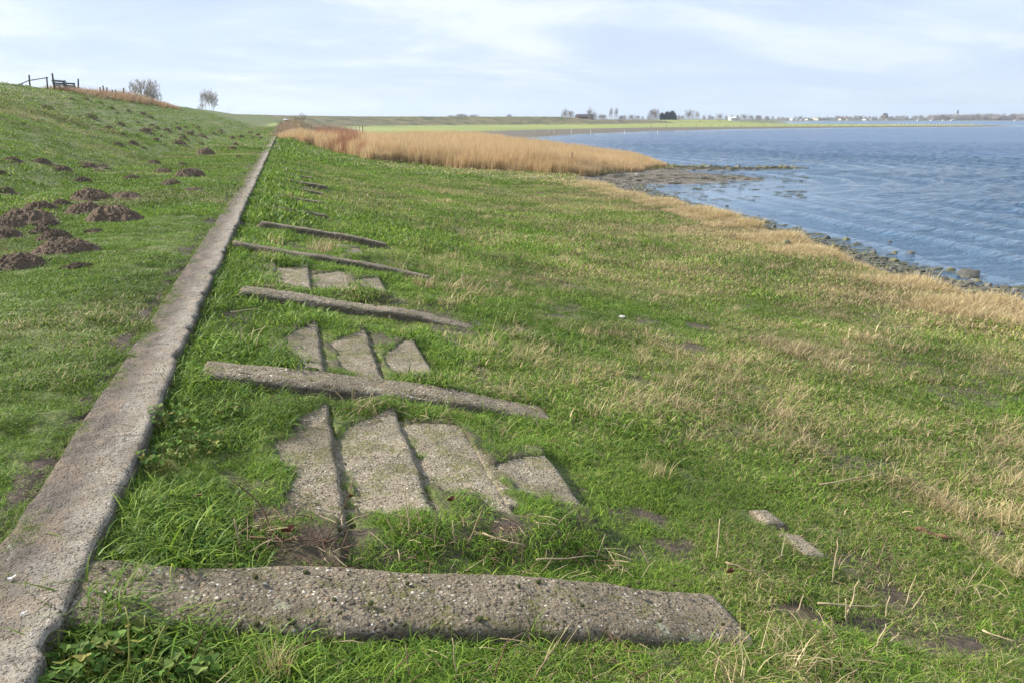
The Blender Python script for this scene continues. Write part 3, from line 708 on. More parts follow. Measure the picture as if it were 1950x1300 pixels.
def scatter(name, pts, scl, coll, tint, tone, label, cat, rz=None, tilt=.0, seed=0, kind='stuff', parent=None):
    n = len(pts); r = np.random.RandomState(seed+5)
    me = bpy.data.meshes.new(name); me.vertices.add(n); me.vertices.foreach_set('co', np.asarray(pts, np.float32).ravel())
    def fa(k, typ, key, v):
        A = me.attributes.new(k, typ, 'POINT'); A.data.foreach_set(key, np.asarray(v).ravel())
    rot = np.zeros((n, 3), np.float32); rot[:, 2] = r.rand(n)*6.283 if rz is None else rz
    rot[:, 0] = (r.rand(n)-.5)*tilt; rot[:, 1] = (r.rand(n)-.5)*tilt
    fa('rot', 'FLOAT_VECTOR', 'vector', rot)
    sc = np.asarray(scl, np.float32); sc = np.repeat(sc[:, None], 3, 1) if sc.ndim == 1 else sc
    fa('scl', 'FLOAT_VECTOR', 'vector', sc); fa('tint', 'FLOAT', 'value', np.asarray(tint, np.float32)); fa('tone', 'FLOAT', 'value', np.asarray(tone, np.float32))
    fa('pick', 'INT', 'value', r.randint(0, 1000, n).astype(np.int32))
    o = bpy.data.objects.new(name, me); COL.objects.link(o)
    if parent: o.parent = parent
    ng = bpy.data.node_groups.new(name+' instances', 'GeometryNodeTree')
    ng.interface.new_socket('Geometry', in_out='INPUT', socket_type='NodeSocketGeometry')
    ng.interface.new_socket('Geometry', in_out='OUTPUT', socket_type='NodeSocketGeometry')
    N = ng.nodes; L = ng.links; gi = N.new('NodeGroupInput'); go = N.new('NodeGroupOutput')
    ci = N.new('GeometryNodeCollectionInfo'); ci.inputs[0].default_value = coll; ci.inputs['Separate Children'].default_value = True; ci.inputs['Reset Children'].default_value = True
    ip = N.new('GeometryNodeInstanceOnPoints'); ip.inputs['Pick Instance'].default_value = True
    def na(nm, typ):
        a = N.new('GeometryNodeInputNamedAttribute'); a.data_type = typ; a.inputs[0].default_value = nm; return a.outputs[0]
    e2r = N.new('FunctionNodeEulerToRotation')
    L.new(na('rot', 'FLOAT_VECTOR'), e2r.inputs[0]); L.new(e2r.outputs[0], ip.inputs['Rotation'])
    L.new(na('scl', 'FLOAT_VECTOR'), ip.inputs['Scale']); L.new(na('pick', 'INT'), ip.inputs['Instance Index'])
    L.new(gi.outputs[0], ip.inputs['Points']); L.new(ci.outputs[0], ip.inputs['Instance']); L.new(ip.outputs[0], go.inputs[0])
    md = o.modifiers.new('instances', 'NODES'); md.node_group = ng
    return tag(o, label, cat, kind=kind) if not parent else o
def wedge(n, r0, r1, half=56, p=1.0, seed=0):
    """points spread over the ground around the viewer, denser near by"""
    r = np.random.RandomState(seed); q = r.rand(n)
    R = np.exp(np.log(r0)+np.log(r1/r0)*q) if p == 0 else (r0**p+(r1**p-r0**p)*q)**(1/p)
    A = YAW+rad(half)*(2*r.rand(n)-1); return np.sin(A)*R, np.cos(A)*R

# molehills first: turf does not grow through them
HILLS_A = [(65, 30, 110), (250, 35, 110), (370, 85, 120), (520, 62, 140), (620, 60, 100), (5, 105, 70), (30, 218, 95), (505, 155, 110), (815, 138, 110), (955, 42, 90), (1130, 50, 60), (1010, 98, 110), (1180, 120, 170), (1060, 175, 140), (1195, 210, 130), (555, 262, 240), (780, 250, 180), (380, 300, 120), (515, 345, 230), (690, 395, 330), (240, 330, 210), (150, 395, 300), (30, 430, 260), (255, 470, 130), (330, 512, 200), (400, 590, 340), (475, 692, 140), (100, 680, 310), (575, 465, 90), (20, 490, 190), (290, 420, 140)]
HILLS_B = [(305, 312, 90), (155, 420, 50), (475, 249, 50), (575, 249, 55), (600, 372, 95), (670, 273, 40), (750, 314, 60), (865, 330, 45), (785, 343, 40), (965, 352, 60), (1010, 375, 60), (1080, 380, 30), (930, 407, 40), (810, 423, 65), (735, 453, 75), (1025, 427, 50), (1050, 444, 60), (1020, 459, 60), (980, 474, 90), (1125, 466, 70), (1190, 412, 40), (1250, 442, 40), (1300, 427, 30), (1335, 448, 60), (1200, 452, 60), (1300, 467, 30), (1220, 492, 45), (1280, 488, 70), (1360, 499, 60), (1440, 483, 50), (1480, 476, 60), (1490, 457, 30), (825, 493, 55), (925, 494, 35), (1080, 497, 45), (1050, 532, 80), (1235, 521, 75), (1200, 552, 130), (1355, 556, 65), (895, 552, 75), (790, 560, 75), (970, 580, 40), (1100, 560, 40), (1385, 622, 150), (1570, 592, 80), (1590, 556, 50), (1570, 514, 60), (1625, 507, 60), (1690, 477, 40), (1700, 510, 40), (1740, 492, 40), (1760, 512, 40), (1610, 637, 40)]
hill_px = [(a/3.25, 300+b/3.25, c/3.25) for a, b, c in HILLS_A]+[(a/3.545, 120+b/3.545, c/3.545) for a, b, c in HILLS_B]
hill_px += [(545, 412, 42), (1165, 500, 14), (1030, 371, 26)]
def hill_mesh(seed):
    r = np.random.RandomState(seed); n = 96
    a = np.linspace(-1.25, 1.25, n); X, Y = np.meshgrid(a, a)
    ang = np.arctan2(Y, X); R = np.hypot(X, Y); ed = 1+.25*(fbm(np.cos(ang)*1.6+9, np.sin(ang)*1.6+seed, seed, 3)-.5)*2
    q = np.clip(1-(R/ed), 0, 1)
    h = .30*np.sin(np.clip(q*1.25, 0, 1)*np.pi/2)**1.1
    lump = np.abs(fbm(X*4, Y*4, seed+2, 3)-.5)*-.30+.05; lump2 = (fbm(X*11, Y*11, seed+4, 2)-.5)*.13+(vn(X*26, Y*26, seed+6)-.5)*.05
    sec = np.exp(-((X-r.uniform(-.5, .5))**2+(Y-r.uniform(-.4, .4))**2)/.1)*.08*r.rand()
    Z = h*(1+.1)+(lump+lump2)*np.clip(q*4, 0, 1)+sec*np.clip(q*4, 0, 1)-.045
    Z = Z*1.2-.5*np.clip(R/ed-.97, 0, None)
    o = mk('molehill', np.stack([X, Y, Z], -1), grid_faces(n, n), M['soil'], link=False)
    return o.data
hill_meshes = [hill_mesh(i) for i in range(7)]
NEAR_HILL = {15: 'broad dark molehill at the top of the near cluster', 16: 'low flat molehill right of the dark one at the top of the near cluster', 18: 'lumpy molehill in the middle of the near cluster, left of the widest smooth one',
  19: 'widest smooth molehill at the right end of the near cluster', 20: 'molehill at the upper left of the near cluster', 21: 'large crumbly molehill at the left, merged with its neighbours', 22: 'tall heap at the left edge of the photo above the grassy gap',
  23: 'small heap of lumps joining the left mass to the next molehill', 24: 'long low heap just above the rounded near molehill', 25: 'rounded grey molehill beside the near grass, with a long skirt', 26: 'small dark molehill just right of the nearest heap',
  27: 'nearest big molehill, cut off by the left edge of the photo', 28: 'tiny isolated molehill right of the rounded near one', 29: 'soil heap at the very left edge below the tall heap', 30: 'crumbly soil heap at the right side of the left mass',
  12: 'well formed brown molehill nearest the path, on its own', 13: 'flat dark molehill just below the well formed one near the path', 14: 'low grassy molehill closest to the path', 8: 'pale topped small molehill between the left and right groups',
  7: 'small rounded molehill above the broad dark one', 6: 'dark molehill at the left edge, two rows above the near cluster', 5: 'sliver of a molehill at the left edge in the upper row', 3: 'dark peaked molehill in the upper left row', 4: 'pale flat molehill touching the dark peaked one',
  2: 'small molehill below the gap in the upper left row', 0: 'leftmost whole molehill of the upper left row', 1: 'second molehill of the upper left row', 31+43: 'double humped molehill standing alone halfway to the path bend', 31+4: 'large brown molehill high on the dyke slope',
  31+0: 'long dark molehill high on the slope, leftmost', 31+37: 'wide double molehill in the far scatter', 31+53: 'dark soil heap on the right of the path in front of the fifth beam', 31+54: 'tiny dark soil heap out in the right hand meadow', 31+55: 'flat brown soil patch in the meadow before the reeds'}
hills = []; rng = random.Random(11)
for i, (px, py, wpx) in enumerate(hill_px):
    p = at(px, py); dist = _f.dot(np.array([p.x, p.y, p.z-EYE]))
    wid = wpx*dist/FPX/2*(1.08 if i < 31 else 1.0)
    o = bpy.data.objects.new('molehill', hill_meshes[i % 7]); COL.objects.link(o)
    flat = .55 if i in (4, 14, 16, 28) or i >= 31+54 else 1
    o.location = (p.x, p.y+wid*.25, gz(p.x, p.y+wid*.25)); o.location.z += .015+.02*wid; o.scale = (wid, wid*rng.uniform(.8, 1.1), wid*rng.uniform(.85, 1.2)*flat*(1 if i < 31 else 1.3)); o.rotation_euler = (0, 0, rng.random()*6.28)
    if i in NEAR_HILL: tag(o, NEAR_HILL[i], 'molehill', 'molehills on the dyke')
    elif py < 200: tag(o, 'small dark molehill high on the dyke slope below the crest fence', 'molehill', 'molehills high on the dyke')
    elif px > 430: tag(o, 'tiny molehill in the last group before the path end', 'molehill', 'last molehills before the path end')
    elif px > 330: tag(o, 'small molehill on the right flank of the far scatter, nearer the path', 'molehill', 'far molehills nearer the path')
    elif px < 250: tag(o, 'small molehill on the left flank of the far scatter', 'molehill', 'far molehills on the left flank')
    else: tag(o, 'small dark molehill in the dense middle of the far scatter on the dyke slope', 'molehill', 'far molehills in the dense middle')
    hills.append((o.location.x, o.location.y, wid))
HL = np.array(hills)
def on_hill(x, y, k=.86):
    m = np.zeros(x.shape, bool)
    for hx, hy, hw in HL:
        m |= (x-hx)**2+(y-hy)**2 < (k*hw)**2
    return m

WEEDS = [(120, 1290, 60, .11, .08, .028, 'leafy weed patch at the bottom left corner beside the path edge'), (225, 1245, 75, .12, .09, .028, 'leafy weed patch with lobed leaves under the yellow stems'), (310, 1280, 60, .11, .07, .028, 'leafy weed patch right of the yellow stems at the bottom'),
         (380, 1290, 40, .08, .12, .034, 'small pale leafed weed at the bottom, right of the patch'), (370, 865, 90, .17, .12, .027, 'lush leafy weed patch growing against the path edge beside the first tread'), (330, 820, 70, .13, .16, .028, 'smaller leafy weed higher up along the path edge'),
         (240, 1165, 26, .08, .05, .022, 'low leafy weed between path edge and front beam'), (445, 800, 34, .12, .08, .026, 'leafy weed left of the front bay treads'), (300, 905, 50, .10, .14, .028, 'leafy weed hanging over the path edge low down')]
WEEDP = [at(a[0], a[1]) for a in WEEDS]
# loose crumbs rolled off the near heaps
cC = bpy.data.collections.new('crumb shapes')
# ---- turf
def grow(name, n, r0, r1, coll, base, label, cat, p=1., seed=0, half=56, sel=None, tintadd=0., smin=.7, smax=1.35, tilt=.25, dens=None, lift=-.004):
    x, y = wedge(n, r0, r1, half, p, seed)
    r = np.random.RandomState(seed+1)
    z, u, dl, dm, s = hgt(x, y)
    ok = (dl > .05) & ~bare(x, y) & ~on_hill(x, y)
    soilp = fbm(x/.8, y/.8, 72, 4); ok &= ~((soilp > .64) & (u > 17.2) & (r.rand(n) < .7))
    edge = 16.70+.18*(fbm(x/.35, y/.5, 71, 3)-.5)*2
    ok &= ~((u > edge) & (u < 17.0) & (r.rand(n) < .9))
    inb = (x > -.8) & (x < 2.1) & (y < 17); ok &= ~(inb & (fbm(x/.3, y/.3, 73, 4) > .56) & (r.rand(n) < .55))
    for wp_, wd_ in zip(WEEDP, WEEDS): ok &= ~(((x-wp_.x)**2+(y-wp_.y)**2 < (wd_[3]*.95)**2) & (r.rand(n) < .8))
    if r1 < 40: ok &= ~((holes(x, y) > .35) & (r.rand(n) < .93))
    if r1 < 20: ok &= ~((fbm(x/.20, y/.20, 79, 3) < .40) & (r.rand(n) < .62))
    if sel is not None: ok &= sel(x, y, z, u, dl, s)
    if dens is not None: ok &= r.rand(n) < dens(x, y, u, dl)
    x, y, z, u, dl, s = [a[ok] for a in (x, y, z, u, dl, s)]
    d = dryness(x, y, u, dl, s)+tintadd
    hn = fbm(x/.6, y/.6, 91, 3)
    sc = base*(smin+(smax-smin)*np.clip(hn*1.6-.3, 0, 1))*(.8+.4*r.rand(len(x)))
    left = u < 16.8
    sc = sc*np.where(left, .68, 1.)*np.where((u > 17.1) & (u < 17.9) & (hn > .35), 1.45, 1)
    sc3 = np.stack([sc*np.where(left, 1.1, 1), sc*np.where(left, 1.1, 1), sc], -1)
    tone = np.clip(fbm(x/1.3, y/1.3, 92, 4)*1.5-.25+.15*(r.rand(len(x))-.5)-np.where(left, .16, 0), 0, 1)
    return scatter(name, np.stack([x, y, z+lift], -1), sc3, coll, np.clip(d, 0, 1), tone, label, cat, tilt=tilt, seed=seed)
cN = variants('near', 6, 54, .085, .025, .085, .0040, 1.3, .75, mat=M['grass'], seed=3)
cM = variants('mid', 5, 44, .14, .03, .09, .0080, 1.1, .75, mat=M['grass'], seed=4)
cF = variants('far', 4, 44, .30, .04, .11, .019, .9, .8, mat=M['grass'], seed=5, seg=2)
cV = variants('distant', 4, 70, .85, .05, .13, .055, .7, .9, mat=M['grass'], seed=6, seg=2)
grow('grass', 28000, 1.3, 6.5, cN, 1.0, 'short green turf growing around the viewer and over the concrete edges', 'grass', 1.5, 1)
grow('grass', 62000, 5.5, 17, cM, 1.0, 'short green turf of the middle distance on both sides of the path', 'grass', 1.5, 2)
grow('grass', 60000, 15, 48, cF, 1.05, 'green and straw coloured turf of the meadow and dyke slope', 'grass', 1.3, 3, half=50)
grow('grass', 30000, 44, 170, cV, 1.0, 'far turf on the dyke slope and foreshore meadow', 'grass', 1.2, 4, half=46, sel=lambda x, y, z, u, dl, s: (rng is not None) & ((u < 23) | (y < 62)))
MG = -.005
grow('creeping_grass', 26000, 2.0, 14.5, cN, .42, 'very short moss and grass creeping over the concrete edges', 'grass', 1.3, 14, half=30, sel=lambda x, y, z, u, dl, s: (x > -.84) & (x < 2.2), smin=.6, smax=1.2)
MG = -.075
gx_, gy_ = [], []; r = np.random.RandomState(17)
for k in (0, 1, 2, 4, 5, 6, 8, 9):
    y0_, y1_ = OUTW[k][:, 1].min(), OUTW[k][:, 1].max(); n_ = int((y1_-y0_)*34); gy_ += list(r.uniform(y0_, y1_, n_)); gx_ += list(TREADS[k][1]+.025+.03*r.randn(n_)**2)
gx_, gy_ = np.array(gx_), np.array(gy_); ok = fbm(gx_*0, gy_/.16, 18, 2) > .44; gx_, gy_ = gx_[ok], gy_[ok]
scatter('moss_grass', np.stack([gx_, gy_, zrib(gx_)-.055], -1), .30+.35*r.rand(len(gx_)), cN, .1+.3*r.rand(len(gx_)), .3+.4*r.rand(len(gx_)), 'moss and short grass rooted in the joints between the treads', 'grass', seed=19)
# longer lush grass: along the right foot of the path and in front of the near rib
cT = variants('tussock', 5, 46, .06, .06, .16, .0050, 1.5, .75, mat=M['grass'], seed=9, seg=4)
def lush(x, y, u, dl):
    a = np.where((u > 17.16) & (u < 17.85), .65*sstep(fbm(x/.7, y/.9, 101, 3), .30, .55), 0)
    a = np.maximum(a, np.where((y < 2.65) & (u > 17.1), .75*sstep(fbm(x/.6, y/.5, 102, 3), .35, .6), 0))
    a = np.maximum(a, np.where((y > 2.4) & (y < 2.74) & (x > .5) & (x < 2.4), .9, 0))
    a = np.maximum(a, np.where((u > 17.5), .16*sstep(fbm(x/.8, y/.8, 103, 3), .5, .7), 0))
    return a
grow('long_grass', 9500, 1.4, 22, cT, 1.0, 'lush longer grass hanging along the right edge of the path', 'grass', 1.1, 5, dens=lush, tintadd=-.12, half=52)
# dry straw tufts in the meadow
cD = variants('dry', 5, 30, .10, .10, .24, .0042, .8, .7, mat=M['straw'], seed=12, seg=3)
cD2 = variants('drymid', 4, 34, .16, .08, .20, .012, .8, .9, mat=M['straw'], seed=13, seg=2)
def dryd(x, y, u, dl):
    return np.where(u > 19.5, .9*sstep(fbm(x/1.1, y/1.1, 111, 4), .52, .68)*(.4+.6*sstep(u, 20, 24)), .03*(u > 17.2))
grow('dry_grass', 7500, 1.8, 12, cD, 1.0, 'straw coloured dead grass among the green in the right meadow', 'dry grass', 1.4, 6, dens=dryd)
grow('dry_grass', 14000, 10, 48, cD2, 1.0, 'straw coloured dead grass over the far part of the meadow', 'dry grass', 1.3, 7, dens=dryd, half=50)

cDT = variants('drytussock', 5, 44, .11, .14, .34, .0055, .8, .7, mat=M['straw'], seed=14, seg=3)
grow('straw_tussocks', 2600, 3.2, 26, cDT, .85, 'taller ragged straw tussocks standing in the right meadow', 'dry grass', 1.3, 16, dens=lambda x, y, u, dl: np.where(u > 19.6, .75*sstep(fbm(x/.9, y/.9, 121, 4), .54, .64), 0), half=50)
grow('green_tussocks', 5200, 2.0, 22, cT, 1.05, 'ragged green tussocks among the shorter turf', 'grass', 1.3, 18, dens=lambda x, y, u, dl: np.where(u > 17.9, .7, np.where(u < 16.3, .38, 0))*sstep(fbm(x/.7, y/.7, 123, 4), .52, .62), half=50)
# grass creeping over the left edge of the path
r = np.random.RandomState(25); py_ = r.rand(2600)**1.7*34+1.2; px_ = -1.24+.13*r.rand(2600)**1.8; ok = fbm(py_/.35, py_*0, 26, 3) > .30+1.9*(px_+1.24); px_, py_ = px_[ok], py_[ok]
scatter('edge_grass', np.stack([px_, py_, px_*0-.012], -1), .35+.35*r.rand(len(px_)), cN, .1+.35*r.rand(len(px_)), .2+.4*r.rand(len(px_)), 'grass creeping over the left edge of the path', 'grass', seed=27)

# ---------------------------------------------------------------- fringe of dry grass on the bank
def along(P, n, seed):
    P = np.asarray(P, float); L = np.hypot(*np.diff(P, axis=0).T); c = np.concatenate([[0], np.cumsum(L)])
    t = np.random.RandomState(seed).rand(n)*c[-1]; k = np.clip(np.searchsorted(c, t)-1, 0, len(L)-1); f = (t-c[k])/L[k]
    return P[k]+(P[k+1]-P[k])*f[:, None]
cS = variants('fringe', 6, 60, .20, .14, .42, .011, 1.0, .8, mat=M['straw'], seed=21, seg=3)
bl = [(15.2, 4), (15.2, 8)]+VE[:12]
q = along(bl, 12000, 31); r = np.random.RandomState(32); n = len(q)
keepn = fbm(q[:, 0]/1.5, q[:, 1]/1.5, 33, 3)
off = (r.rand(n)**1.6)*(1.0+1.1*keepn)*1.25; ex = q[:, 0]-off-.62+.3*(keepn-.5); ey = q[:, 1]-off*.15
zf, uf, df, _, _ = hgt(ex, ey); ok = (df > -.15) & (r.rand(n) < .35+.9*sstep(keepn, .35, .6))
ex, ey, zf, keepn, off = ex[ok], ey[ok], zf[ok], keepn[ok], off[ok]
sc = (.50+.75*sstep(keepn, .3, .7))*(.75+.5*r.rand(len(ex)))*(1-.3*np.clip(off, 0, 1.5))
scatter('shore_fringe_grass', np.stack([ex, ey, zf-.02], -1), sc, cS, .3+.5*r.rand(len(ex)), .45+.45*r.rand(len(ex)), 'fringe of tall straw coloured grass along the top of the beach', 'dry grass', seed=34, tilt=.3)

# ---------------------------------------------------------------- reed bed
RF = [(520, 259), (545, 268), (600, 280), (640, 292), (700, 305), (760, 311), (860, 321), (940, 325), (1000, 327), (1070, 331), (1105, 336), (1150, 331), (1200, 326), (1262, 318.5)]
RFw = [tuple(at(px, py)[:2]) for px, py in RF]
REED = RFw+[(32.5, 71), (29, 79), (27, 91), (27.5, 106), (29.5, 118), (20, 128), (8, 118), (1.5, 104)]
def reedpts(n, seed):
    P = np.array(REED); r = np.random.RandomState(seed)
    x = r.uniform(P[:, 0].min(), P[:, 0].max(), n); y = r.uniform(P[:, 1].min(), P[:, 1].max(), n)
    sdp = poly_sd(x, y, P); return x, y, sdp, r
def pxof(x, y):
    d = np.stack([x, y, np.zeros_like(x)-3.], -1); w_ = d@_f; return CX+FPX*(d@_r)/w_
RA = np.array(azpt(700, 60)); RB = np.array(azpt(600, 60))
x, y, sdp, r = reedpts(64000, 41)
front = sstep(sdp, 0, 7)
# dense near the visible front and along the edge
ok = (sdp > -.4+.8*vn(x*.6, y*.6, 5)) & (r.rand(len(x)) < .25+.75*(1-sstep(sdp, 2, 14)))
x, y, sdp = x[ok], y[ok], sdp[ok]
az = np.degrees(np.arctan2(x, y))
zr, ur, dr, _, _ = hgt(x, y)
tall = np.interp(az, [-2, 1, 4, 8, 14, 19, 22, 26.5], [.85, 1.2, 1.6, 1.85, 1.85, 1.5, 1.0, .62])
tall = tall*(.72+.3*fbm(x/6, y/6, 43, 3)+.28*fbm(x/1.3, y/1.3, 44, 3))*(.72+.42*r.rand(len(x)))*(.62+.38*sstep(sdp, -.3, 1.6))
red = (az > 2.0) & (az < 5.2) & (fbm(x/3.5, y/3.5, 45, 2)+.18*(1-np.abs(az-3.8)/1.7) > .56) & (r.rand(len(x)) < .55)
scrub = az < 2.0
cR = variants('reed', 6, 30, .28, .72, 1.05, .022, .16, .10, mat=M['reed'], seed=51, seg=3)
cRr = variants('redreed', 4, 30, .28, .55, 1.05, .022, .25, .16, mat=M['red_reed'], seed=52, seg=3)
cB = variants('brush', 5, 46, .32, .35, 1.0, .022, .8, .7, mat=M['brush'], seed=53, seg=3)
def sub(m): return np.stack([x[m], y[m], zr[m]-.03], -1), np.stack([.9+0*tall[m], .9+0*tall[m], tall[m]], -1), r.rand(m.sum())*.7, .35+.5*fbm(x[m]/3, y[m]/3, 47, 3)+.2*r.rand(m.sum())
reeds_m = ~red & ~(scrub & (fbm(x/4, y/4, 48, 2) > .45))
a, b, c, d = sub(reeds_m)
scatter('reed_bed', a, b, cR, c, d, 'tall golden reed bed standing between the meadow and the bay', 'reeds', seed=61, tilt=.08)
a, b, c, d = sub(red)
scatter('red_shrub_stems', a, b*[1, 1, 1.3], cRr, c, d, 'patch of upright reddish stems among the golden reeds', 'red stems', seed=62, tilt=.15)
a, b, c, d = sub(~reeds_m & ~red)
scatter('brown_scrub', a, b*[1, 1, 1.0], cB, c, d, 'low brown scrub where the path ends', 'scrub', seed=63, tilt=.2)
# scrub beyond, grey brown, towards the gate
x_, y_ = r.uniform(-1.2, 17, 9000), r.uniform(100, 185, 9000)
zz_, uu_, dd_, _, _ = hgt(x_, y_); azz = np.degrees(np.arctan2(x_, y_)); ok = (azz > -.3) & (azz < 5.6) & (fbm(x_/9, y_/9, 64, 3) > .36) & (x_ > -.4)
x_, y_, zz_ = x_[ok], y_[ok], zz_[ok]; k = len(x_)
hs = (1.5+1.9*fbm(x_/8, y_/8, 65, 3))*np.interp(y_, [100, 130, 185], [.75, 1.15, 1.35])*np.interp(azz[ok], [-.3, .6, 3.6, 5.6], [.55, 1, .9, .25])
scatter('distant_scrub', np.stack([x_, y_, zz_-.05], -1), np.stack([1.6+0*hs, 1.6+0*hs, hs], -1), cB, r.rand(k), .3+.5*fbm(x_/7, y_/7, 66, 3), 'grey brown thicket behind the reeds below the far dyke', 'scrub', seed=67, tilt=.2)
# dry brush on the dyke crest by the fence
t_ = r.rand(1500); yy_ = 77+60*t_**1.3; xx_ = -18.2+r.randn(1500)*.8+np.interp(yy_, [77, 95, 137], [-.2, .6, 1.6])
zz_ = hgt(xx_, yy_)[0]
hs = np.interp(yy_, [77, 90, 105, 120, 137], [.6, .85, 1.25, .9, .5])*(.6+.7*r.rand(1500))
scatter('crest_brush', np.stack([xx_, yy_, zz_-.03], -1), np.stack([1+0*hs, 1+0*hs, hs*1.3], -1), cB, .1+.3*r.rand(1500), .5+.4*r.rand(1500), 'rusty brown dry brush along the fence on the dyke crest', 'dry brush', seed=68, tilt=.3)

# ---------------------------------------------------------------- shore stones
def ico_rock(seed, sub=3, flat=.7):
    import bmesh
    bm = bmesh.new(); bmesh.ops.create_icosphere(bm, subdivisions=sub, radius=1)
    V = np.array([v.co[:] for v in bm.verts]); r = np.random.RandomState(seed)
    for _ in range(16):                                  # broken facets
        d = r.randn(3); d /= np.linalg.norm(d); c = .5+.3*r.rand(); q_ = V@d; V -= np.outer(np.clip(q_-c, 0, None)*.97, d)
    n_ = fbm(V[:, 0]*1.7+V[:, 2]*1.3+seed, V[:, 1]*1.7-V[:, 2]+seed, seed, 3)-.5
    V = V*(1+.35*n_)[:, None]*[1, .8, flat]
    F = np.array([[v.index for v in f.verts] for f in bm.faces]); bm.free()
    return V, F
rock_data = {}
for nm in ('stone_green', 'stone_dark', 'stone_grey', 'stone_white'):
    rock_data[nm] = [mk('shore_stone', *ico_rock(7*i+len(nm), 3, .55+.08*i), M[nm], link=False).data for i in range(4)]
def rock(px, py, wpx, kind, label, group='stones along the beach', hfac=1., sink=.25, cat='stone', name='shore_stone'):
    p = at(px, py); p.z = max(p.z, WZ-.12)
    if p.z <= WZ-.1:
        xx, yy = onz(px, py, WZ); p = Vector((xx, yy, WZ-.05))
    dist = _f.dot(np.array([p.x, p.y, p.z-EYE])); w_ = wpx*dist/FPX/2
    o = bpy.data.objects.new(name, rng.choice(rock_data[kind])); COL.objects.link(o)
    o.location = (p.x, p.y, p.z+w_*(.55*hfac-sink)); o.scale = (w_, w_*rng.uniform(.75, 1.1), w_*hfac); o.rotation_euler = (rng.uniform(-.15, .15), rng.uniform(-.15, .15), rng.uniform(-.5, .5))
    return tag(o, label, cat, group)
ROCKS = [(1888, 483, 0, '', ''),
 (1498, 470, 34, 'stone_green', 'mossy green boulder left of a taller dark one on the upper beach'), (1522, 437, 18, 'stone_green', 'small yellow green boulder standing topmost in the beach group'), (1527, 450, 22, 'stone_dark', 'dark round boulder just below the topmost green one'),
 (1490, 456, 26, 'stone_grey', 'flat grey boulder left of the topmost green one'), (1530, 460, 34, 'stone_green', 'wide green boulder at the foot of the topmost group'), (1573, 458, 24, 'stone_dark', 'lone dark stone at the water edge right of the topmost group'),
 (1612, 462, 26, 'stone_green', 'green topped boulder at the water edge with a dark one at its right'), (1634, 462, 16, 'stone_dark', 'small dark stone touching the green topped one in the water'), (1590, 478, 34, 'stone_green', 'broad yellow green stone on the mud between grass and water'),
 (1572, 489, 34, 'stone_grey', 'pale grey block half under the dry grass'), (1622, 494, 30, 'stone_green', 'lime green stone low in the grass edge'), (1703, 487, 24, 'stone_green', 'rounded green boulder in the water with a flat dark one at its right'),
 (1733, 489, 28, 'stone_dark', 'flat dark boulder lying in the water alone'), (1702, 499, 28, 'stone_green', 'green stone at the water line below the rounded one'), (1749, 504, 14, 'stone_dark', 'dark upright stone near the beach edge'),
 (1811, 519, 30, 'stone_green', 'brown green boulder leaning on the long weedy rock'), (1845, 529, 60, 'stone_dark', 'long low rock covered with dark green weed'), (1858, 538, 28, 'stone_green', 'yellow green block in front of the long weedy rock'),
 (1933, 558, 26, 'stone_grey', 'pale grey boulder at the right edge of the photo in the water'), (1908, 580, 40, 'stone_grey', 'flat grey slab stone at the right, half behind dry grass'), (1946, 583, 16, 'stone_green', 'green stone at the extreme right edge on the beach'),
 (1694, 461, 14, 'stone_dark', 'small dark stone alone out in the shallow water'), (1384, 393, 12, 'stone_dark', 'dark stone at the water edge left of the white stone'), (1418, 421, 16, 'stone_white', 'bright white stone on the dark mud'), (1445, 414, 10, 'stone_dark', 'tiny dark stone in the calm water right of the white stone'),
 (1460, 427, 20, 'stone_green', 'green stone right of the white stone'), (1213, 333, 9, 'stone_white', 'small pale stone below the reed point'), (1140, 342, 12, 'stone_grey', 'grey stone at the left end of the muddy corner'),
 (1696, 325, 8, 'stone_dark', 'tiny dark rock far out in the open water'), (1255, 392, 14, 'stone_green', 'green stone beside the dry grass in the muddy corner'), (1190, 357, 14, 'stone_grey', 'grey slab lying in the muddy corner near the dry grass'),
 (1185, 606, 20, 'stone_white', 'pale stone lying alone in the grass of the meadow'), (820, 547, 9, 'stone_white', 'small pale stone in the grass above the third beam')]
for a in ROCKS[1:]:
    if a[1] > 600 or a[0] == 820: rock(*a, group='pale stones in the meadow', hfac=.6, sink=.1, name='meadow_stone')
    else: rock(*a, hfac=.8)
# smaller stones strewn over the beach and the point
rq = random.Random(77)
bands = [(0, 60, 'small green or dark stone strewn on the narrow beach', 'small stones on the narrow beach')]
pts_px = []
for k in range(150):
    t0 = rq.random()*(len(ME[:11])-1); i = int(t0); f_ = t0-i; a_ = np.array(ME[i]); b_ = np.array(ME[i+1]); p_ = a_+(b_-a_)*f_
    p_ = p_+np.array([rq.uniform(-1.5, .5), rq.uniform(-.5, .5)]); pts_px.append((p_[0], p_[1], 'narrow'))
for k in range(60):
    i = rq.uniform(0, 1); x_s, y_s = onz(1262+i**1.3*265, 319.5+rq.uniform(-2.5, 2.5), WZ); pts_px.append((x_s, y_s, 'point'))
for k in range(46):
    x_s, y_s = onz(rq.uniform(1130, 1400), rq.uniform(330, 385), WZ); pts_px.append((x_s, y_s, 'corner'))
for k in range(7):
    x_s, y_s = onz(1512+k*7.5, 308.5+rq.uniform(-.6, .6), WZ); pts_px.append((x_s, y_s, 'islet'))
LB = {'narrow': ('small weedy stone strewn along the narrow beach', 'small stones on the narrow beach'), 'point': ('yellow green stone on the low stony point beyond the reeds', 'stones of the low point'),
      'corner': ('small dark stone on the mud of the sheltered corner', 'small stones in the muddy corner'), 'islet': ('weedy stone of the islet just beyond the tip of the stony point', 'stones of the islet')}
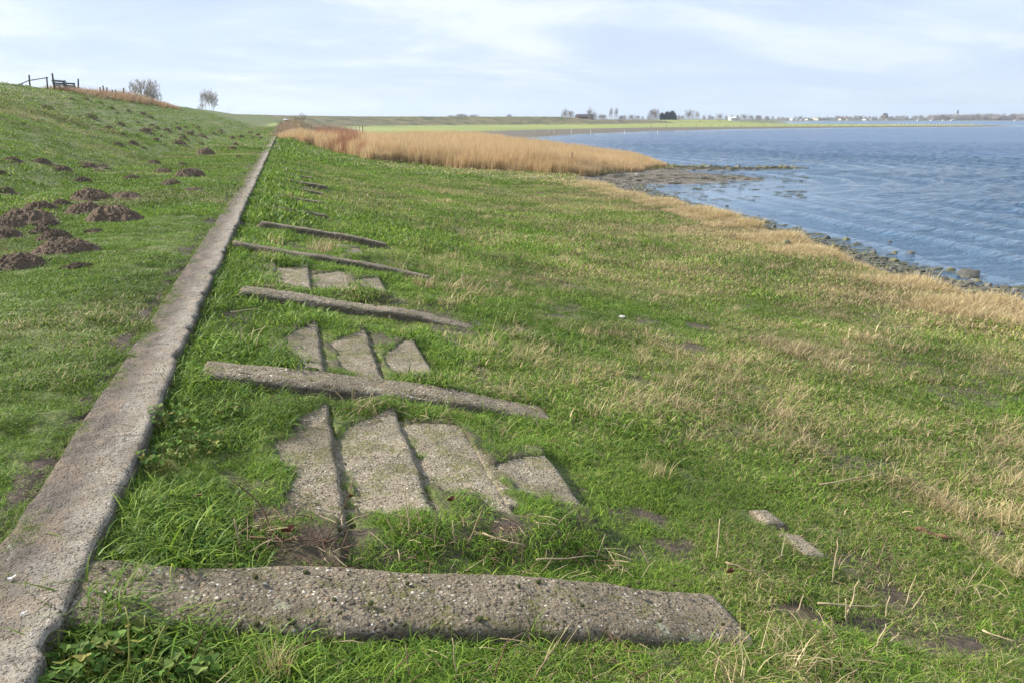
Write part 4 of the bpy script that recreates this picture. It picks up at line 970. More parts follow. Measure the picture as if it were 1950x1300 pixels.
for x_s, y_s, kd in pts_px:
    z_s = max(gz(x_s, y_s), WZ-.1); w_ = rq.uniform(.08, .22) if kd != 'point' else rq.uniform(.12, .34)
    if kd == 'islet': w_ = rq.uniform(.3, .42)
    if kd == 'corner': w_ = rq.uniform(.06, .2)
    kind = rq.choice({'narrow': ['stone_green', 'stone_dark', 'stone_dark', 'stone_grey'], 'point': ['stone_green']*3+['stone_dark', 'stone_grey'], 'corner': ['stone_dark']*3+['stone_green', 'stone_grey', 'stone_grey'], 'islet': ['stone_green', 'stone_dark']}[kd])
    o = bpy.data.objects.new('shore_stone', rq.choice(rock_data[kind])); COL.objects.link(o)
    o.location = (x_s, y_s, z_s+w_*.1); o.scale = (w_, w_*rq.uniform(.7, 1.1), w_*rq.uniform(.5, .9)); o.rotation_euler = (0, 0, rq.random()*6.28)
    look = {'stone_green': 'yellow green', 'stone_dark': 'dark wet', 'stone_grey': 'pale grey'}[kind]
    tag(o, 'small '+look+{'narrow': ' stone strewn along the narrow beach below the dry grass', 'point': ' stone on the low stony point beyond the reeds', 'corner': ' stone on the mud of the sheltered corner', 'islet': ' stone of the islet off the tip of the stony point'}[kd], 'stone', 'small '+look+' stones, '+kd)
# pebbles and weed on the mud
pc = bpy.data.collections.new('pebble shapes')
for i in range(6):
    V, F = ico_rock(200+i, 1, .6); o = mk('pebble', V, F, M[['stone_grey', 'stone_dark', 'stone_green', 'stone_dark', 'stone_dark', 'stone_green'][i]], link=False); pc.objects.link(o)
qb = np.array(along(ME[:11], 5200, 71)); r = np.random.RandomState(72)
qx = qb[:, 0]-r.rand(5200)*1.9+.35; qy = qb[:, 1]+r.randn(5200)*.4
n2_ = 1800; cpx = r.uniform(1110, 1480, n2_); cpy = r.uniform(322, 392, n2_)
cw = np.array([onz(a, b, WZ) for a, b in zip(cpx, cpy)]); qx = np.concatenate([qx, cw[:, 0]]); qy = np.concatenate([qy, cw[:, 1]])
zz_, uu_, dd_, dm_, _ = hgt(qx, qy); ok = (dd_ < .1) & (zz_ > WZ-.03); qx, qy, zz_ = qx[ok], qy[ok], zz_[ok]
scatter('beach_pebbles', np.stack([qx, qy, zz_+.005], -1), (.02+.10*r.rand(len(qx))**2.2), pc, qx*0, qx*0, 'pebbles and shells scattered over the mud of the beach', 'pebbles', seed=73)
sc_ = bpy.data.collections.new('weed shapes')
for i in range(4):
    V, F = ico_rock(300+i, 2, .22); V = V*(1+.5*(fbm(V[:, 0]*4, V[:, 1]*4, i, 2)-.5))[:, None]; sc_.objects.link(mk('weed', V, F, M['seaweed'], link=False))
n3_ = 1500; cpx = r.uniform(1120, 1540, n3_); cpy = 322+r.rand(n3_)**1.4*60; cw = np.array([onz(a, b, WZ) for a, b in zip(cpx, cpy)])
wq = np.array(along(ME[:11], 1300, 75)); wq[:, 0] += r.uniform(-1.0, .9, 1300)
aq = np.array(along([onz(1290, 321, WZ), onz(1400, 321, WZ), onz(1522, 319.3, WZ)], 520, 76)); aq += r.randn(520, 2)*[.7, .9]
iq = np.array(along([onz(1510, 308.5, WZ), onz(1560, 308.5, WZ)], 60, 77)); iq += r.randn(60, 2)*.35
fq = np.concatenate([cw, wq, aq, iq]); zz_, _, dd_, dm_, _ = hgt(fq[:, 0], fq[:, 1])
ok = (dd_ < 0) & (fbm(fq[:, 0]/1.8, fq[:, 1]/1.8, 78, 3) > .42); ok[-580:] = True
fq = fq[ok]; zz_ = np.maximum(zz_[ok], WZ-.02); sz = .07+.20*r.rand(len(fq))**1.8; sz[-60:] += .22
scatter('seaweed', np.stack([fq[:, 0], fq[:, 1], zz_+.01], -1), np.stack([sz*1.5, sz*.8, sz*.8], -1), sc_, sz*0, sz*0, 'dark weed patches lying on the mud and in the shallows', 'seaweed', rz=r.uniform(-.4, .4, len(fq)), seed=79)

# ---------------------------------------------------------------- stakes, posts
def post_mesh(h, r0, r1, lean=0., n=8):
    return MB().tube([(0, 0, -.3), (lean*.4, 0, h*.45), (lean, 0, h-.02), (lean, 0, h)], [r0, r0*.95, r1, r1*.7], n)
def post(name, xy, h, r0, mat, label, cat, group, lean=0.):
    z = max(gz(*xy), WZ-.3); o = post_mesh(h, r0, r0*.85, lean).build(name, mat); o.location = (xy[0], xy[1], z); return tag(o, label, cat, group)
for px, py, lab in ((1003, 324, 'thin wooden stake in front of the reeds, left of two'), (1086, 327, 'thicker wooden stake in front of the reeds, right of two'), (916, 317, 'stake almost hidden among the reeds, furthest left')):
    p = at(px, py); post('wooden_stake', (p.x, p.y-.3), 1.35, .045, M['old_wood'], lab, 'stake', 'stakes before the reeds')
for px, lab in ((1055, 'brownish post at the left end of the row of white posts in the bay'), (1088, 'first bright white post in the shallow bay'), (1125, 'second bright white post in the shallow bay'), (1189, 'third white post in the shallow bay'), (1252, 'right most white post standing in the bay')):
    py = 256-(px-1088)*.005
    x_s, y_s = onz(px, np.interp(px, [1055, 1252], [256.5, 257]), WZ)
    post('white_post', (x_s, y_s), 1.35, .075, M['white_paint'] if px > 1060 else M['pale_wood'], lab, 'post', 'white posts in the bay')
k_ = 0
for px in list(np.arange(1240, 1420, 9.5))+list(np.arange(1425, 1690, 14)):
    x_s, y_s = onz(px, np.interp(px, [1240, 1480, 1690], [243.2, 241.4, 240.7]), -2.1)
    post('fence_post', (x_s, y_s), 1.15, .07, M['pale_wood'] if k_ % 3 else M['old_wood'], 'small pale post in the row along the far waterline', 'post', 'posts along the far waterline'); k_ += 1
for px in np.arange(1700, 1856, 5.2):
    x_s, y_s = onz(px, np.interp(px, [1700, 1856], [240.2, 239.9]), -2.1)
    post('groyne_post', (x_s, y_s), 1.4, .13, M['pale_wood'], 'close set pale post of the breakwater out on the spit', 'post', 'breakwater posts on the spit')
for px in (950, 1018, 1045, 893):
    x_s, y_s = onz(px, 251.5, -2.1); post('far_stake', (x_s, y_s), 1.0, .07, M['pale_wood'], 'thin pale stake on the mud left of the white posts', 'stake', 'stakes on the far mud')

# crest fence: posts, rail fence, benches
def cr(px, x0=-18.): d = ray(px, 172); return (x0, d[1]/d[0]*x0)
a = cr(58); b = cr(91); za, zb = gz(*a), gz(*b)
rf = empty('rail_fence', (a[0], a[1], za), label='slanting wooden rail on two posts at the far left of the dyke crest', cat='fence')
for P_, Z_, h in ((a, za, .92), (b, zb, 1.02)):
    o = post_mesh(h, .06, .055, .06).build('post', M['old_wood'], rf); o.location = (P_[0]-a[0], P_[1]-a[1], Z_-za)
s0 = cr(36); MB().tube([(s0[0]-a[0], s0[1]-a[1], .1), (0, 0, .52), (b[0]-a[0], b[1]-a[1]+.6, zb-za+1.0)], [.035]*3, 6).build('rail', M['old_wood'], rf)
for px, h, lean, lab in ((104, 1.3, 0, 'tall thick post just left of the benches on the crest'), (149, 1.25, .12, 'tall leaning post right of the benches'), (190, .85, .05, 'short post left of the thick gate posts on the crest'), (197, 1.05, 0, 'thick dark post standing in the brown brush'), (204, .95, 0, 'dark post just right of the thick one in the brush'),
                         (214, .8, 0, 'thin low post, third from the right on the crest'), (219, .85, .05, 'second post from the right end of the crest fence'), (234, 1.2, .06, 'last leaning post at the right end of the crest fence')):
    x0 = -18+.5*(px > 180); p = cr(px, x0); post('fence_post', p, h+.1, .075, M['old_wood'], lab, 'fence post', 'posts along the dyke crest', lean)
# wires
pw = [cr(px, -18.) for px in (104, 149, 190)]
for k_, lab in ((.55, 'lower wire strung between the crest fence posts'), (.95, 'upper wire strung between the crest fence posts')):
    o = MB().tube([(p[0], p[1], gz(*p)+k_) for p in pw], [.006]*3, 4).build('fence_wire', M['grey_metal']); tag(o, lab, 'wire', 'wires of the crest fence')
def bench(xy, rz, lab):
    z = gz(*xy); o = empty('bench', (xy[0], xy[1], z+.1), rz, label=lab, cat='bench', group='benches on the dyke crest')
    MB().box((0, .22, .78), (1.7, .05, .14)).box((0, .19, .58), (1.7, .05, .14)).build('backrest', M['green_wood'], o)
    MB().box((0, -.1, .44), (1.7, .12, .05)).box((0, .05, .44), (1.7, .12, .05)).box((0, -.25, .44), (1.7, .12, .05)).build('seat', M['green_wood'], o)
    for sx in (-.65, .65):
        MB().box((sx, .17, .40), (.09, .09, .95)).box((sx, -.22, .2), (.09, .09, .44)).box((sx, 0, .39), (.09, .5, .05)).build('leg', M['grey_metal'], o)
    return o
p = cr(119); bench(p, 1.15, 'greenish wooden bench with its back to the bay, between two tall posts'); bench((p[0]-.2, cr(142)[1]), 1.2, 'second bench, half sunk in brown brush beside the leaning post')

# ---------------------------------------------------------------- trees
def bare_tree(name, H, Wd, seed, mb, mt, trunks=1, depth=5, tw=.03, fork=.25, droop=0., parent=None):
    r = random.Random(seed); B = MB(); T = MB()
    cnt = [0]
    def grow_(p, d, L, R_, lv):
        n = 3; pts = [p]; rr_ = [R_]
        for i in range(n):
            d = (d+Vector((r.uniform(-.16, .16), r.uniform(-.16, .16), r.uniform(-.02, .12)-droop))).normalized(); p = p+d*(L/n); pts.append(p); rr_.append(R_*(1-.38*(i+1)/n))
        (B if lv < 2 else T).tube(pts, [max(a, tw*.5) for a in rr_], 6 if lv < 2 else 3)
        if lv >= depth: return
        k = r.choice((3, 3, 4)) if lv < depth-1 else 4
        for j in range(k):
            ang = r.uniform(.35, .85); ax = d.orthogonal().normalized(); ax.rotate(__import__('mathutils').Quaternion(d, j*6.28/k+r.uniform(-.6, .6)))
            nd = (d*math.cos(ang)+ax*math.sin(ang)+Vector((0, 0, .15))).normalized()
            i = r.choice((1, 2, 3, 3)) if j else 3
            grow_(pts[i], nd, L*r.uniform(.55, .82), rr_[i]*.62, lv+1)
    for q in range(trunks):
        a = q*6.28/max(trunks, 1); dd = Vector((math.cos(a)*.22*(trunks > 1), math.sin(a)*.22*(trunks > 1), 1)).normalized()
        grow_(Vector((math.cos(a)*.15, math.sin(a)*.15, 0)), dd, 1, .07/math.sqrt(trunks), 0)
    V = np.array(B.V+T.V); sx = Wd/np.ptp(V[:, 0]); sz = H/V[:, 2].max()
    # keep limbs round: scale positions only
    for Q in (B, T): Q.V = [(v[0]*sx, v[1]*sx, v[2]*sz) for v in Q.V]
    root = empty(name, (0, 0, 0))
    B.build('trunk', mb, root, smooth=True); T.build('crown', mt, root, smooth=False)
    return root
def place(o, xy, z=None, **kw):
    o.location = (xy[0], xy[1], (gz(*xy) if z is None else z)-.1); return tag(o, **kw)
place(bare_tree('bare_tree', 13.6, 9.6, 5, M['bark_pale'], M['bark_pale'], 3, 5, .022), azpt(281, 222), -1.5, label='larger bare multi-stemmed tree rising behind the dyke crest', cat='tree', group='bare trees behind the dyke')
place(bare_tree('bare_tree', 12.5, 6.8, 8, M['bark_pale'], M['bark_pale'], 2, 5, .024), azpt(398, 262), -1.5, label='smaller bare rounded tree right of the larger one behind the dyke', cat='tree', group='bare trees behind the dyke')
place(bare_tree('bare_tree', 4.6, 3.4, 14, M['twigs'], M['twigs'], 2, 4, .012), azpt(136, 110), .0, label='small bare bush showing behind the benches', cat='tree', group='bare trees behind the dyke')
place(bare_tree('bare_tree', 3.6, 2.2, 21, M['bark'], M['bark'], 1, 4, .04), azpt(568, 150), label='small dark bare tree with an open crown behind the brown scrub', cat='tree')
# willow bush with leaves left
wb_ = bare_tree('willow_bush', 2.3, 3.0, 33, M['bark_pale'], M['bark_pale'], 3, 4, .02)
xy_ = azpt(578, 98); wb_ = place(wb_, xy_, label='yellowish willow bush with pale branching stems at the end of the path', cat='bush')
lf = blades('foliage', 420, 1.5, .10, .22, .09, .8, 1.4, 91, M['leaf'], seg=2); COL.objects.link(lf); lf.parent = wb_
for k_, v_ in (('tint', .75), ('tone', .9)): lf.data.attributes.new(k_, 'FLOAT', 'POINT').data.foreach_set('value', np.full(len(lf.data.vertices), v_, np.float32))
co = np.zeros(len(lf.data.vertices)*3); lf.data.vertices.foreach_get('co', co); co = co.reshape(-1, 5, 3); rr2 = np.random.RandomState(3)
lift = .7+1.5*rr2.rand(len(co)); shr = np.sqrt(np.clip(1-((lift-1.4)/1.1)**2, .1, 1)); ctr = co.mean(1, keepdims=True)
co = co-ctr*[1, 1, 0]*(1-shr[:, None, None]); co[:, :, 2] += lift[:, None]; lf.data.vertices.foreach_set('co', co.ravel())

def proto_tree(H, Wd, seed, mb, mt, depth=4, tw=.12, trunks=1): 
    o = bare_tree('bare_tree', H, Wd, seed, mb, mt, trunks, depth, tw); return o
def fill_crown(root, H, Wd, n, seed, mat, z0=.3, w_=.35, shape='oval'):
    """fine twig haze of a winter crown: small slivers through the crown's volume"""
    r = np.random.RandomState(seed); V = []; F = []
    u_ = r.randn(n, 3); u_ /= np.linalg.norm(u_, axis=1)[:, None]; q_ = u_*(r.rand(n)**.4)[:, None]
    q_[:, :2] *= (np.sqrt(np.clip(1-np.abs(q_[:, 2:])**4, 0, 1))/np.sqrt(np.clip(1-q_[:, 2:]**2, .3, 1)))
    lump = 1+.5*(fbm(u_[:, 0]*2+seed, u_[:, 2]*2+u_[:, 1], seed, 3)-.5)*2
    P = q_*lump[:, None]*[Wd/2, Wd/2, H*(1-z0)/2]+[0, 0, H*(1+z0)/2]
    d = u_+[0, 0, .7]; d /= np.linalg.norm(d, axis=1)[:, None]; L = H*.10*(.5+r.rand(n)); s_ = np.cross(d, r.randn(n, 3)); s_ /= np.linalg.norm(s_, axis=1)[:, None]
    ww = w_*(.5+r.rand(n))/2
    V = np.stack([P-s_*ww[:, None], P+s_*ww[:, None], P+d*L[:, None]], 1).reshape(-1, 3)
    mk('twigs', V, np.arange(n*3).reshape(-1, 3), mat, root, smooth=False)
FT = []
for i, (H, Wd, n) in enumerate(((12, 9, 700), (11, 6, 450), (14, 8, 520), (9, 9, 700), (12, 11, 1500))):
    o = bare_tree('far_tree', H*.93, Wd*.62, 60+i, M['bark_pale'], M['twigs'], 1+(i % 2), 3, .07); fill_crown(o, H, Wd, int(n*1.7), i+3, M['twigs'], .0, .15)
    FT.append(o)
ev = empty('evergreen_tree', (0, 0, 0)); MB().tube([(0, 0, 0), (0, 0, 5)], [.3, .15], 6).build('trunk', M['bark'], ev); fill_crown(ev, 10, 7, 2600, 88, M['evergreen'], .05, .7)
usedp = set()
def far(kind, px, dist, top_py, wfac, label, group, base=None):
    proto = ev if kind == 'e' else FT[kind]
    xy = azpt(px, dist); z = base if base is not None else gz(*xy)
    if id(proto) in usedp: o = copy_tree(proto)
    else: o = proto; usedp.add(id(proto))
    H0 = 10 if kind == 'e' else (12, 11, 14, 9, 12)[kind]
    Hn = (EYE+(HY-top_py)*dist/math.hypot(FPX, CY-HY))-z; s_ = Hn/H0
    o.location = (xy[0], xy[1], z-.2); o.scale = (s_*wfac, s_*wfac, s_); o.rotation_euler = (0, 0, rq.random()*6.28)
    return tag(o, label, 'tree', group)
# named trees on the far bank
far(2, 1075, 620, 207, .9, 'tall bare tree, left one of the pair at the end of the far dyke', 'bare trees on the far bank')
far(0, 1087, 640, 210, .8, 'shorter bare tree, right one of the pair at the end of the far dyke', 'bare trees on the far bank')
far(1, 1122, 640, 206, .75, 'slender bare tree left of the gap on the far bank', 'bare trees on the far bank')
far(1, 1132, 660, 212, .8, 'small bare tree close behind the slender one', 'bare trees on the far bank')
far(2, 1163, 600, 205, .55, 'tall bare tree with open crown, left of two close together', 'bare trees on the far bank')
far(2, 1173, 610, 205, .55, 'tall bare tree with open crown, right of two close together', 'bare trees on the far bank')
far(4, 1245, 800, 208, .95, 'broad dense rounded tree left of the dark evergreens', 'bare trees on the far bank')
far(0, 970, 700, 217, .9, 'small rounded tree behind the far dyke crest', 'bare trees on the far bank')
for px, tp in ((1262, 217), (1272, 215), (1281, 214)): far('e', px, 800, tp, .95, 'dark evergreen tree in the clump right of the broad rounded tree', 'evergreens on the far bank')
far(3, 1313, 850, 210, .9, 'wide bare tree right of the evergreens', 'bare trees on the far bank'); far(2, 1328, 870, 212, .8, 'bare tree touching the wide one right of the evergreens', 'bare trees on the far bank')
far(3, 1370, 900, 217, .9, 'low bare tree alone in the middle of the far bank', 'bare trees on the far bank')
for px in (1100, 1108, 1146, 1152, 1185, 1192, 1204, 1215, 1226, 1234, 1292, 1300, 1340, 1350, 1359, 1382, 1392, 1404, 1416, 1430, 1446, 1460, 1472):
    far(rq.randrange(5), px+rq.uniform(-2, 2), 900+rq.uniform(-60, 120), rq.uniform(217.5, 221.5), 1.1, 'low hazy tree in the line behind the green bank', 'low trees behind the green bank')
for px in list(np.arange(1484, 1952, 7.2)):
    if rq.random() < .08: continue
    tp = np.interp(px, [1484, 1600, 1700, 1770, 1850, 1900, 1950], [223.5, 221.5, 220.5, 219.5, 218, 216, 216])+rq.uniform(-1.2, 1.6)
    far(rq.randrange(5), px+rq.uniform(-3, 3), 1460+rq.uniform(0, 160), tp, .85+.3*rq.random(), 'hazy bare tree of the long row on the opposite shore', 'trees on the opposite shore', -1.8)
# distant wood mass at the right and low scrub line
x_, y_ = [], []
wp = np.array([azpt(px, 1500+rq.uniform(0, 160)) for px in np.concatenate([np.random.RandomState(5).uniform(1770, 1990, 330), np.random.RandomState(6).uniform(1480, 1770, 150)])])
cW = bpy.data.collections.new('wood clumps')
for i in range(3):
    tmp = bpy.data.objects.new('tmp', None); n = 260; r_ = np.random.RandomState(i); u_ = r_.randn(n, 3)*[3.4, 3.4, 2.0]+[0, 0, 4.]; L = 2.0
    V = np.stack([u_-[.22, 0, 0], u_+[.22, 0, 0], u_+np.stack([r_.randn(n)*.5, r_.randn(n)*.5, L+0*r_.rand(n)], -1)], 1).reshape(-1, 3); V[:, 2] = np.maximum(V[:, 2], 0)
    cW.objects.link(mk('wood_clump', V, np.arange(n*3).reshape(-1, 3), M['twigs'], smooth=False, link=False))
sz = np.where(np.arange(len(wp)) < 330, .95, .5)*(.8+.4*r.rand(len(wp)))
scatter('distant_wood', np.stack([wp[:, 0], wp[:, 1], np.full(len(wp), -1.9)], -1), sz, cW, sz*0, sz*0, 'continuous low wood along the opposite shore', 'wood', seed=88)
# shrubs on the dyke end
for px, ds, tp, lab in ((1035, 480, 228, 'leftmost brown bush at the foot of the far dyke end'), (1138, 520, 228, 'middle brown bush below the tall far trees'), (1157, 520, 228.5, 'low brown bush below the pair of open crowned trees'), (1181, 525, 227.5, 'rightmost brown bush at the start of the green bank')):
    far(3, px, ds, tp, 1.7, lab, 'brown bushes at the end of the far dyke')
# distant round topped wood behind the dyke (greyish)
far(4, 860, 1300, 219.5, 1.6, 'left part of the grey wood just above the far dyke', 'grey wood above the far dyke', -1.5); far(4, 880, 1300, 217, 2.2, 'middle and highest part of the grey wood above the far dyke', 'grey wood above the far dyke', -1.5); far(4, 902, 1300, 218.5, 1.8, 'right part of the grey wood above the far dyke', 'grey wood above the far dyke', -1.5)

# ---------------------------------------------------------------- things on and behind the far dyke
def car_():
    xy = (-.9+.9, 250.); xy = azpt(545.5, 250); z = gz(*xy); o = empty('parked_van', (xy[0], xy[1], z), .0, label='small white van parked where the dyke track bends', cat='van')
    MB().box((0, 0, 1.15), (1.8, 4.2, 1.5), 0, .18).build('body', M['white_paint'], o, True)
    MB().box((0, -2.11, 1.45), (1.4, .04, .5)).build('rear_window', M['dark_glass'], o); MB().box((0, -2.13, .62), (1.75, .1, .25)).build('bumper', M['rubber'], o)
    for sx in (-.82, .82):
        for sy in (-1.3, 1.3): MB().tube([(sx-.1, sy, .34), (sx+.1, sy, .34)], [.34, .34], 12).build('wheel', M['rubber'], o)
car_()
def gate_(px0, px1, dist):
    a = azpt(px0, dist); b = azpt(px1, dist-8); za = gz(*a)+.2; o = empty('field_gate', (a[0], a[1], za), math.atan2(b[1]-a[1], b[0]-a[0]), label='grey barred metal gate at the foot of the far dyke', cat='gate')
    L = math.dist(a, b)
    g_ = MB()
    for k in range(5): g_.box((L/2, 0, .25+k*.27), (L, .05, .07))
    g_.build('bars', M['pale_wood'], o)
    for f_ in (0, .25, .5, .72, .87, 1): MB().box((L*f_, .06, .75), (.14, .12, 1.7 if f_ < 1 else 2.4)).build('post', M['old_wood'], o)
gate_(646, 689, 175)
def hut_(px, dist, w_, h, wall, roof, label, name='hut', flat=False, base=None, group=None, cat='hut', dpt=None, rz=None):
    xy = azpt(px, dist); z = base if base is not None else gz(*xy); dpt = dpt or w_*.8
    o = empty(name, (xy[0], xy[1], z), -math.atan2(xy[0], xy[1])*0+(rz or 0), label=label, cat=cat, group=group)
    MB().box((0, 0, h/2-.25), (w_, dpt, h+.5)).build('wall', wall, o)
    if flat: MB().box((0, 0, h+.08), (w_*1.08, dpt*1.08, .16)).build('roof', roof, o)
    else:
        e = w_*.55; f_ = dpt*.55; rh = h*.45
        MB().add([(-e, -f_, h+.02), (e, -f_, h+.02), (e, f_, h+.02), (-e, f_, h+.02), (-e, 0, h+rh), (e, 0, h+rh)], [(0, 1, 5, 4), (2, 3, 4, 5), (0, 4, 3), (1, 2, 5), (3, 2, 1, 0)]).build('roof', roof, o)
    k = max(1, int(w_/3)); 
    for i in range(k): MB().box((-w_/2+(i+.5)*w_/k, -dpt/2-.02, h*.5), (w_/k*.4, .05, h*.35)).build('window', M['dark_glass'], o)
    return o
hut_(787, 440, 1.9, 1.3, M['brick'], M['dark_roof'], 'small red brown brick hut on the crest of the far dyke', flat=True)
def mast_(px, dist, h, label, mat, lean=0.):
    xy = azpt(px, dist); z = gz(*xy); o = empty('mast', (xy[0], xy[1], z), label=label, cat='mast')
    MB().tube([(0, 0, -.3), (lean*.5, 0, h*.5), (lean, 0, h)], [.10, .09, .07], 6).build('pole', mat, o); MB().box((lean, -.2, h-.3), (.5, .3, .22), 0, .03).build('lamp_head', M['white_paint'], o)
mast_(802.5, 446, 5.0, 'thin leaning lamp mast beside the brick hut on the far dyke', M['old_wood'], .5)
def turbine(px, dist, hub_py, label, bl):
    xy = azpt(px, dist); z = -1.5; h = EYE+(HY-hub_py)*dist/1575-z; o = empty('wind_turbine', (xy[0], xy[1], z), label=label, cat='wind turbine', group='far wind turbines')
    MB().tube([(0, 0, 0), (0, 0, h)], [h*.024, h*.014], 8).build('tower', M['white_paint'], o); MB().box((0, 0, h), (h*.03, h*.08, h*.035), 0, h*.006).build('nacelle', M['white_paint'], o)
    for k in range(3):
        a = 1.57+k*2.094; MB().tube([(0, -h*.045, h), (math.cos(a)*bl*h*.4, -h*.045, h+math.sin(a)*bl*h*.4), (math.cos(a)*bl*h, -h*.045, h+math.sin(a)*bl*h)], [h*.014, h*.018, h*.004], 5).build('blade', M['white_paint'], o)
turbine(438, 2600, 211, 'tiny white wind turbine just above the dyke right of the bare trees', .35)
turbine(1455, 5200, 212, 'very faint wind turbine over the far bank', .6); turbine(1423, 5000, 216, 'faintest wind turbine left of the other over the far bank', .6)
# farm and marina
hut_(1113, 680, 13, 4.5, M['brick'], M['dark_roof'], 'dark roofed barn among the far trees left of the gap', 'barn', base=-1.5, cat='barn', dpt=9)
hut_(1398, 1000, 12, 3, M['white_paint'], M['white_paint'], 'white bungalow alone on the green far bank', 'house', base=-.8, cat='house', dpt=7)
BL = [(1510, 7, 3.2, 'white_paint', 'white_paint'), (1522, 16, 3.6, 'white_paint', 'white_paint'), (1541, 11, 2.8, 'cream', 'white_paint'), (1553, 9, 4.4, 'cream', 'cream'), (1566, 22, 4.2, 'cream', 'white_paint'), (1584, 17, 4.6, 'white_paint', 'cream'), (1604, 10, 3.4, 'cream', 'red_roof'), (1617, 14, 3.4, 'white_paint', 'red_roof'), (1650, 9, 3.0, 'white_paint', 'dark_roof'), (1662, 12, 3.2, 'cream', 'white_paint')]
nl = ['small white shed at the left end of the marina', 'long white shed second from the left at the marina', 'cream cabin beside the long white shed', 'taller cream block in the left half of the marina', 'widest cream building of the marina with pale flat top', 'white hall right of the widest marina building', 'cream house with tiled roof at the marina', 'white house with tiled roof at the right of the marina', 'white cottage apart to the right of the marina', 'last cream shed to the right before the trees']
for (px, w_, h, wm_, rm_), lab in zip(BL, nl): hut_(px, 1385+rq.uniform(-20, 20), w_, h, M[wm_], M[rm_], lab, 'marina_building', flat=rm_ != 'red_roof', base=-1.9, group='buildings at the marina', cat='building', dpt=8)
hut_(1685, 1640, 6, 9.5, M['brick'], M['dark_roof'], 'square dark tower rising above the opposite tree row', 'church_tower', base=-1.9, cat='tower', dpt=9)
hut_(1822, 1700, 2, 14, M['bark_pale'], M['dark_roof'], 'slender distant spire above the wood at the right', 'spire', base=-1.9, cat='tower', dpt=4)
for k, px in enumerate((1514, 1528, 1536, 1548, 1560, 1574, 1591, 1598, 1611, 1626, 1634, 1643, 1655)):
    xy = azpt(px+rq.uniform(-1, 1), 1400); h = rq.uniform(8, 12)
    o = empty('ship_mast', (*xy, -2), label='thin pale yacht mast among the marina buildings', cat='mast', group='yacht masts at the marina'); MB().tube([(0, 0, 0), (0, 0, h)], [.22, .12], 4).build('pole', M['grey_metal'], o); MB().box((0, 0, h*.6), (1.4, .1, .1)).build('spreader', M['grey_metal'], o)
def boat(px, dist, L, label, cabin=True):
    xy = azpt(px, dist); o = empty('motor_boat', (*xy, WZ), rq.uniform(-.4, .4), label=label, cat='boat', group='white boats on the bay')
    n = 9; V = []; F = []
    for i in range(n):
        s_ = i/(n-1); w_ = L*.16*math.sqrt(max(1-s_**3, .01)); x_b = -L/2+L*s_
        V += [(x_b, -w_, L*.13+.1*s_*L*.3), (x_b, -w_*.6, -.1), (x_b, w_*.6, -.1), (x_b, w_, L*.13+.1*s_*L*.3)]
    for i in range(n-1):
        for q in range(3): F.append((i*4+q, i*4+4+q, i*4+5+q, i*4+1+q))
        F.append((i*4+3, i*4+7, i*4+4, i*4))
    F += [(0, 1, 2, 3), tuple((n-1)*4+q for q in (3, 2, 1, 0))]
    mk('hull', V, F, M['white_paint'], o, smooth=False)
    c = MB().box((-L*.08, 0, L*.2), (L*.42, L*.22, L*.16), 0, L*.02).build('cabin', M['white_paint'], o); MB().box((-L*.08, 0, L*.215), (L*.43, L*.225, L*.05)).build('window', M['dark_glass'], c)
for px, L, lab in ((1690, 8, 'leftmost white boat before the opposite shore'), (1750, 9, 'second white boat from the left before the tree row'), (1777, 9, 'third white boat, just right of the second'), (1797, 7, 'small white boat in the middle of the group on the bay'), (1816, 10, 'larger white boat below the distant spire'), (1936, 8, 'white boat nearest the right edge of the photo'), (1527, 9, 'white boat moored before the long white shed')): boat(px, 1330, L, lab)

# ---------------------------------------------------------------- small things in the foreground
def stick(p0, p1, r0, mat, label, name='dead_stalk', bend=.02, sag=0., group='dead stalks standing round the beams', forks=0, seed=0):
    """p0 base and p1 tip in metres; tip offset from base"""
    r = random.Random(seed); B = MB(); d = Vector(p1); n = 6; side = d.cross(Vector((0, 0, 1))); side = side.normalized() if side.length > 1e-4 else Vector((1, 0, 0))
    pts = [d*(i/n)+side*(bend*math.sin(i/n*3.14))+Vector((r.uniform(-1, 1), r.uniform(-1, 1), r.uniform(-1, 1)))*r0*.8+Vector((0, 0, -sag*math.sin(i/n*3.14))) for i in range(n+1)]
    B.tube(pts, [r0*(1-.45*i/n) for i in range(n+1)], 7)
    for k in range(forks):
        q = pts[r.choice((2, 3, 4, 5))]; e = Vector((r.uniform(-1, 1), r.uniform(-.6, .6), r.uniform(.1, 1))).normalized()*d.length*r.uniform(.15, .3); B.tube([q, q+e*.6, q+e], [r0*.5, r0*.4, r0*.25], 5)
    o = B.build(name, mat, smooth=True); o.location = p0
    return tag(o, label, 'stalk', group)
def span(pb, pt, r0, mat, label, lift=0., **kw):
    """a stalk whose foot meets the ground under pixel pb and whose tip is at pixel pt, standing roughly upright"""
    b = at(*pb); d = _f.dot(np.array([b.x, b.y, b.z-EYE])); k = ray(*pt)*(d+lift); tip = Vector((k[0], k[1], k[2]+EYE))
    return stick(b-Vector((0, 0, .01)), tip-b, r0, mat, label, **kw)
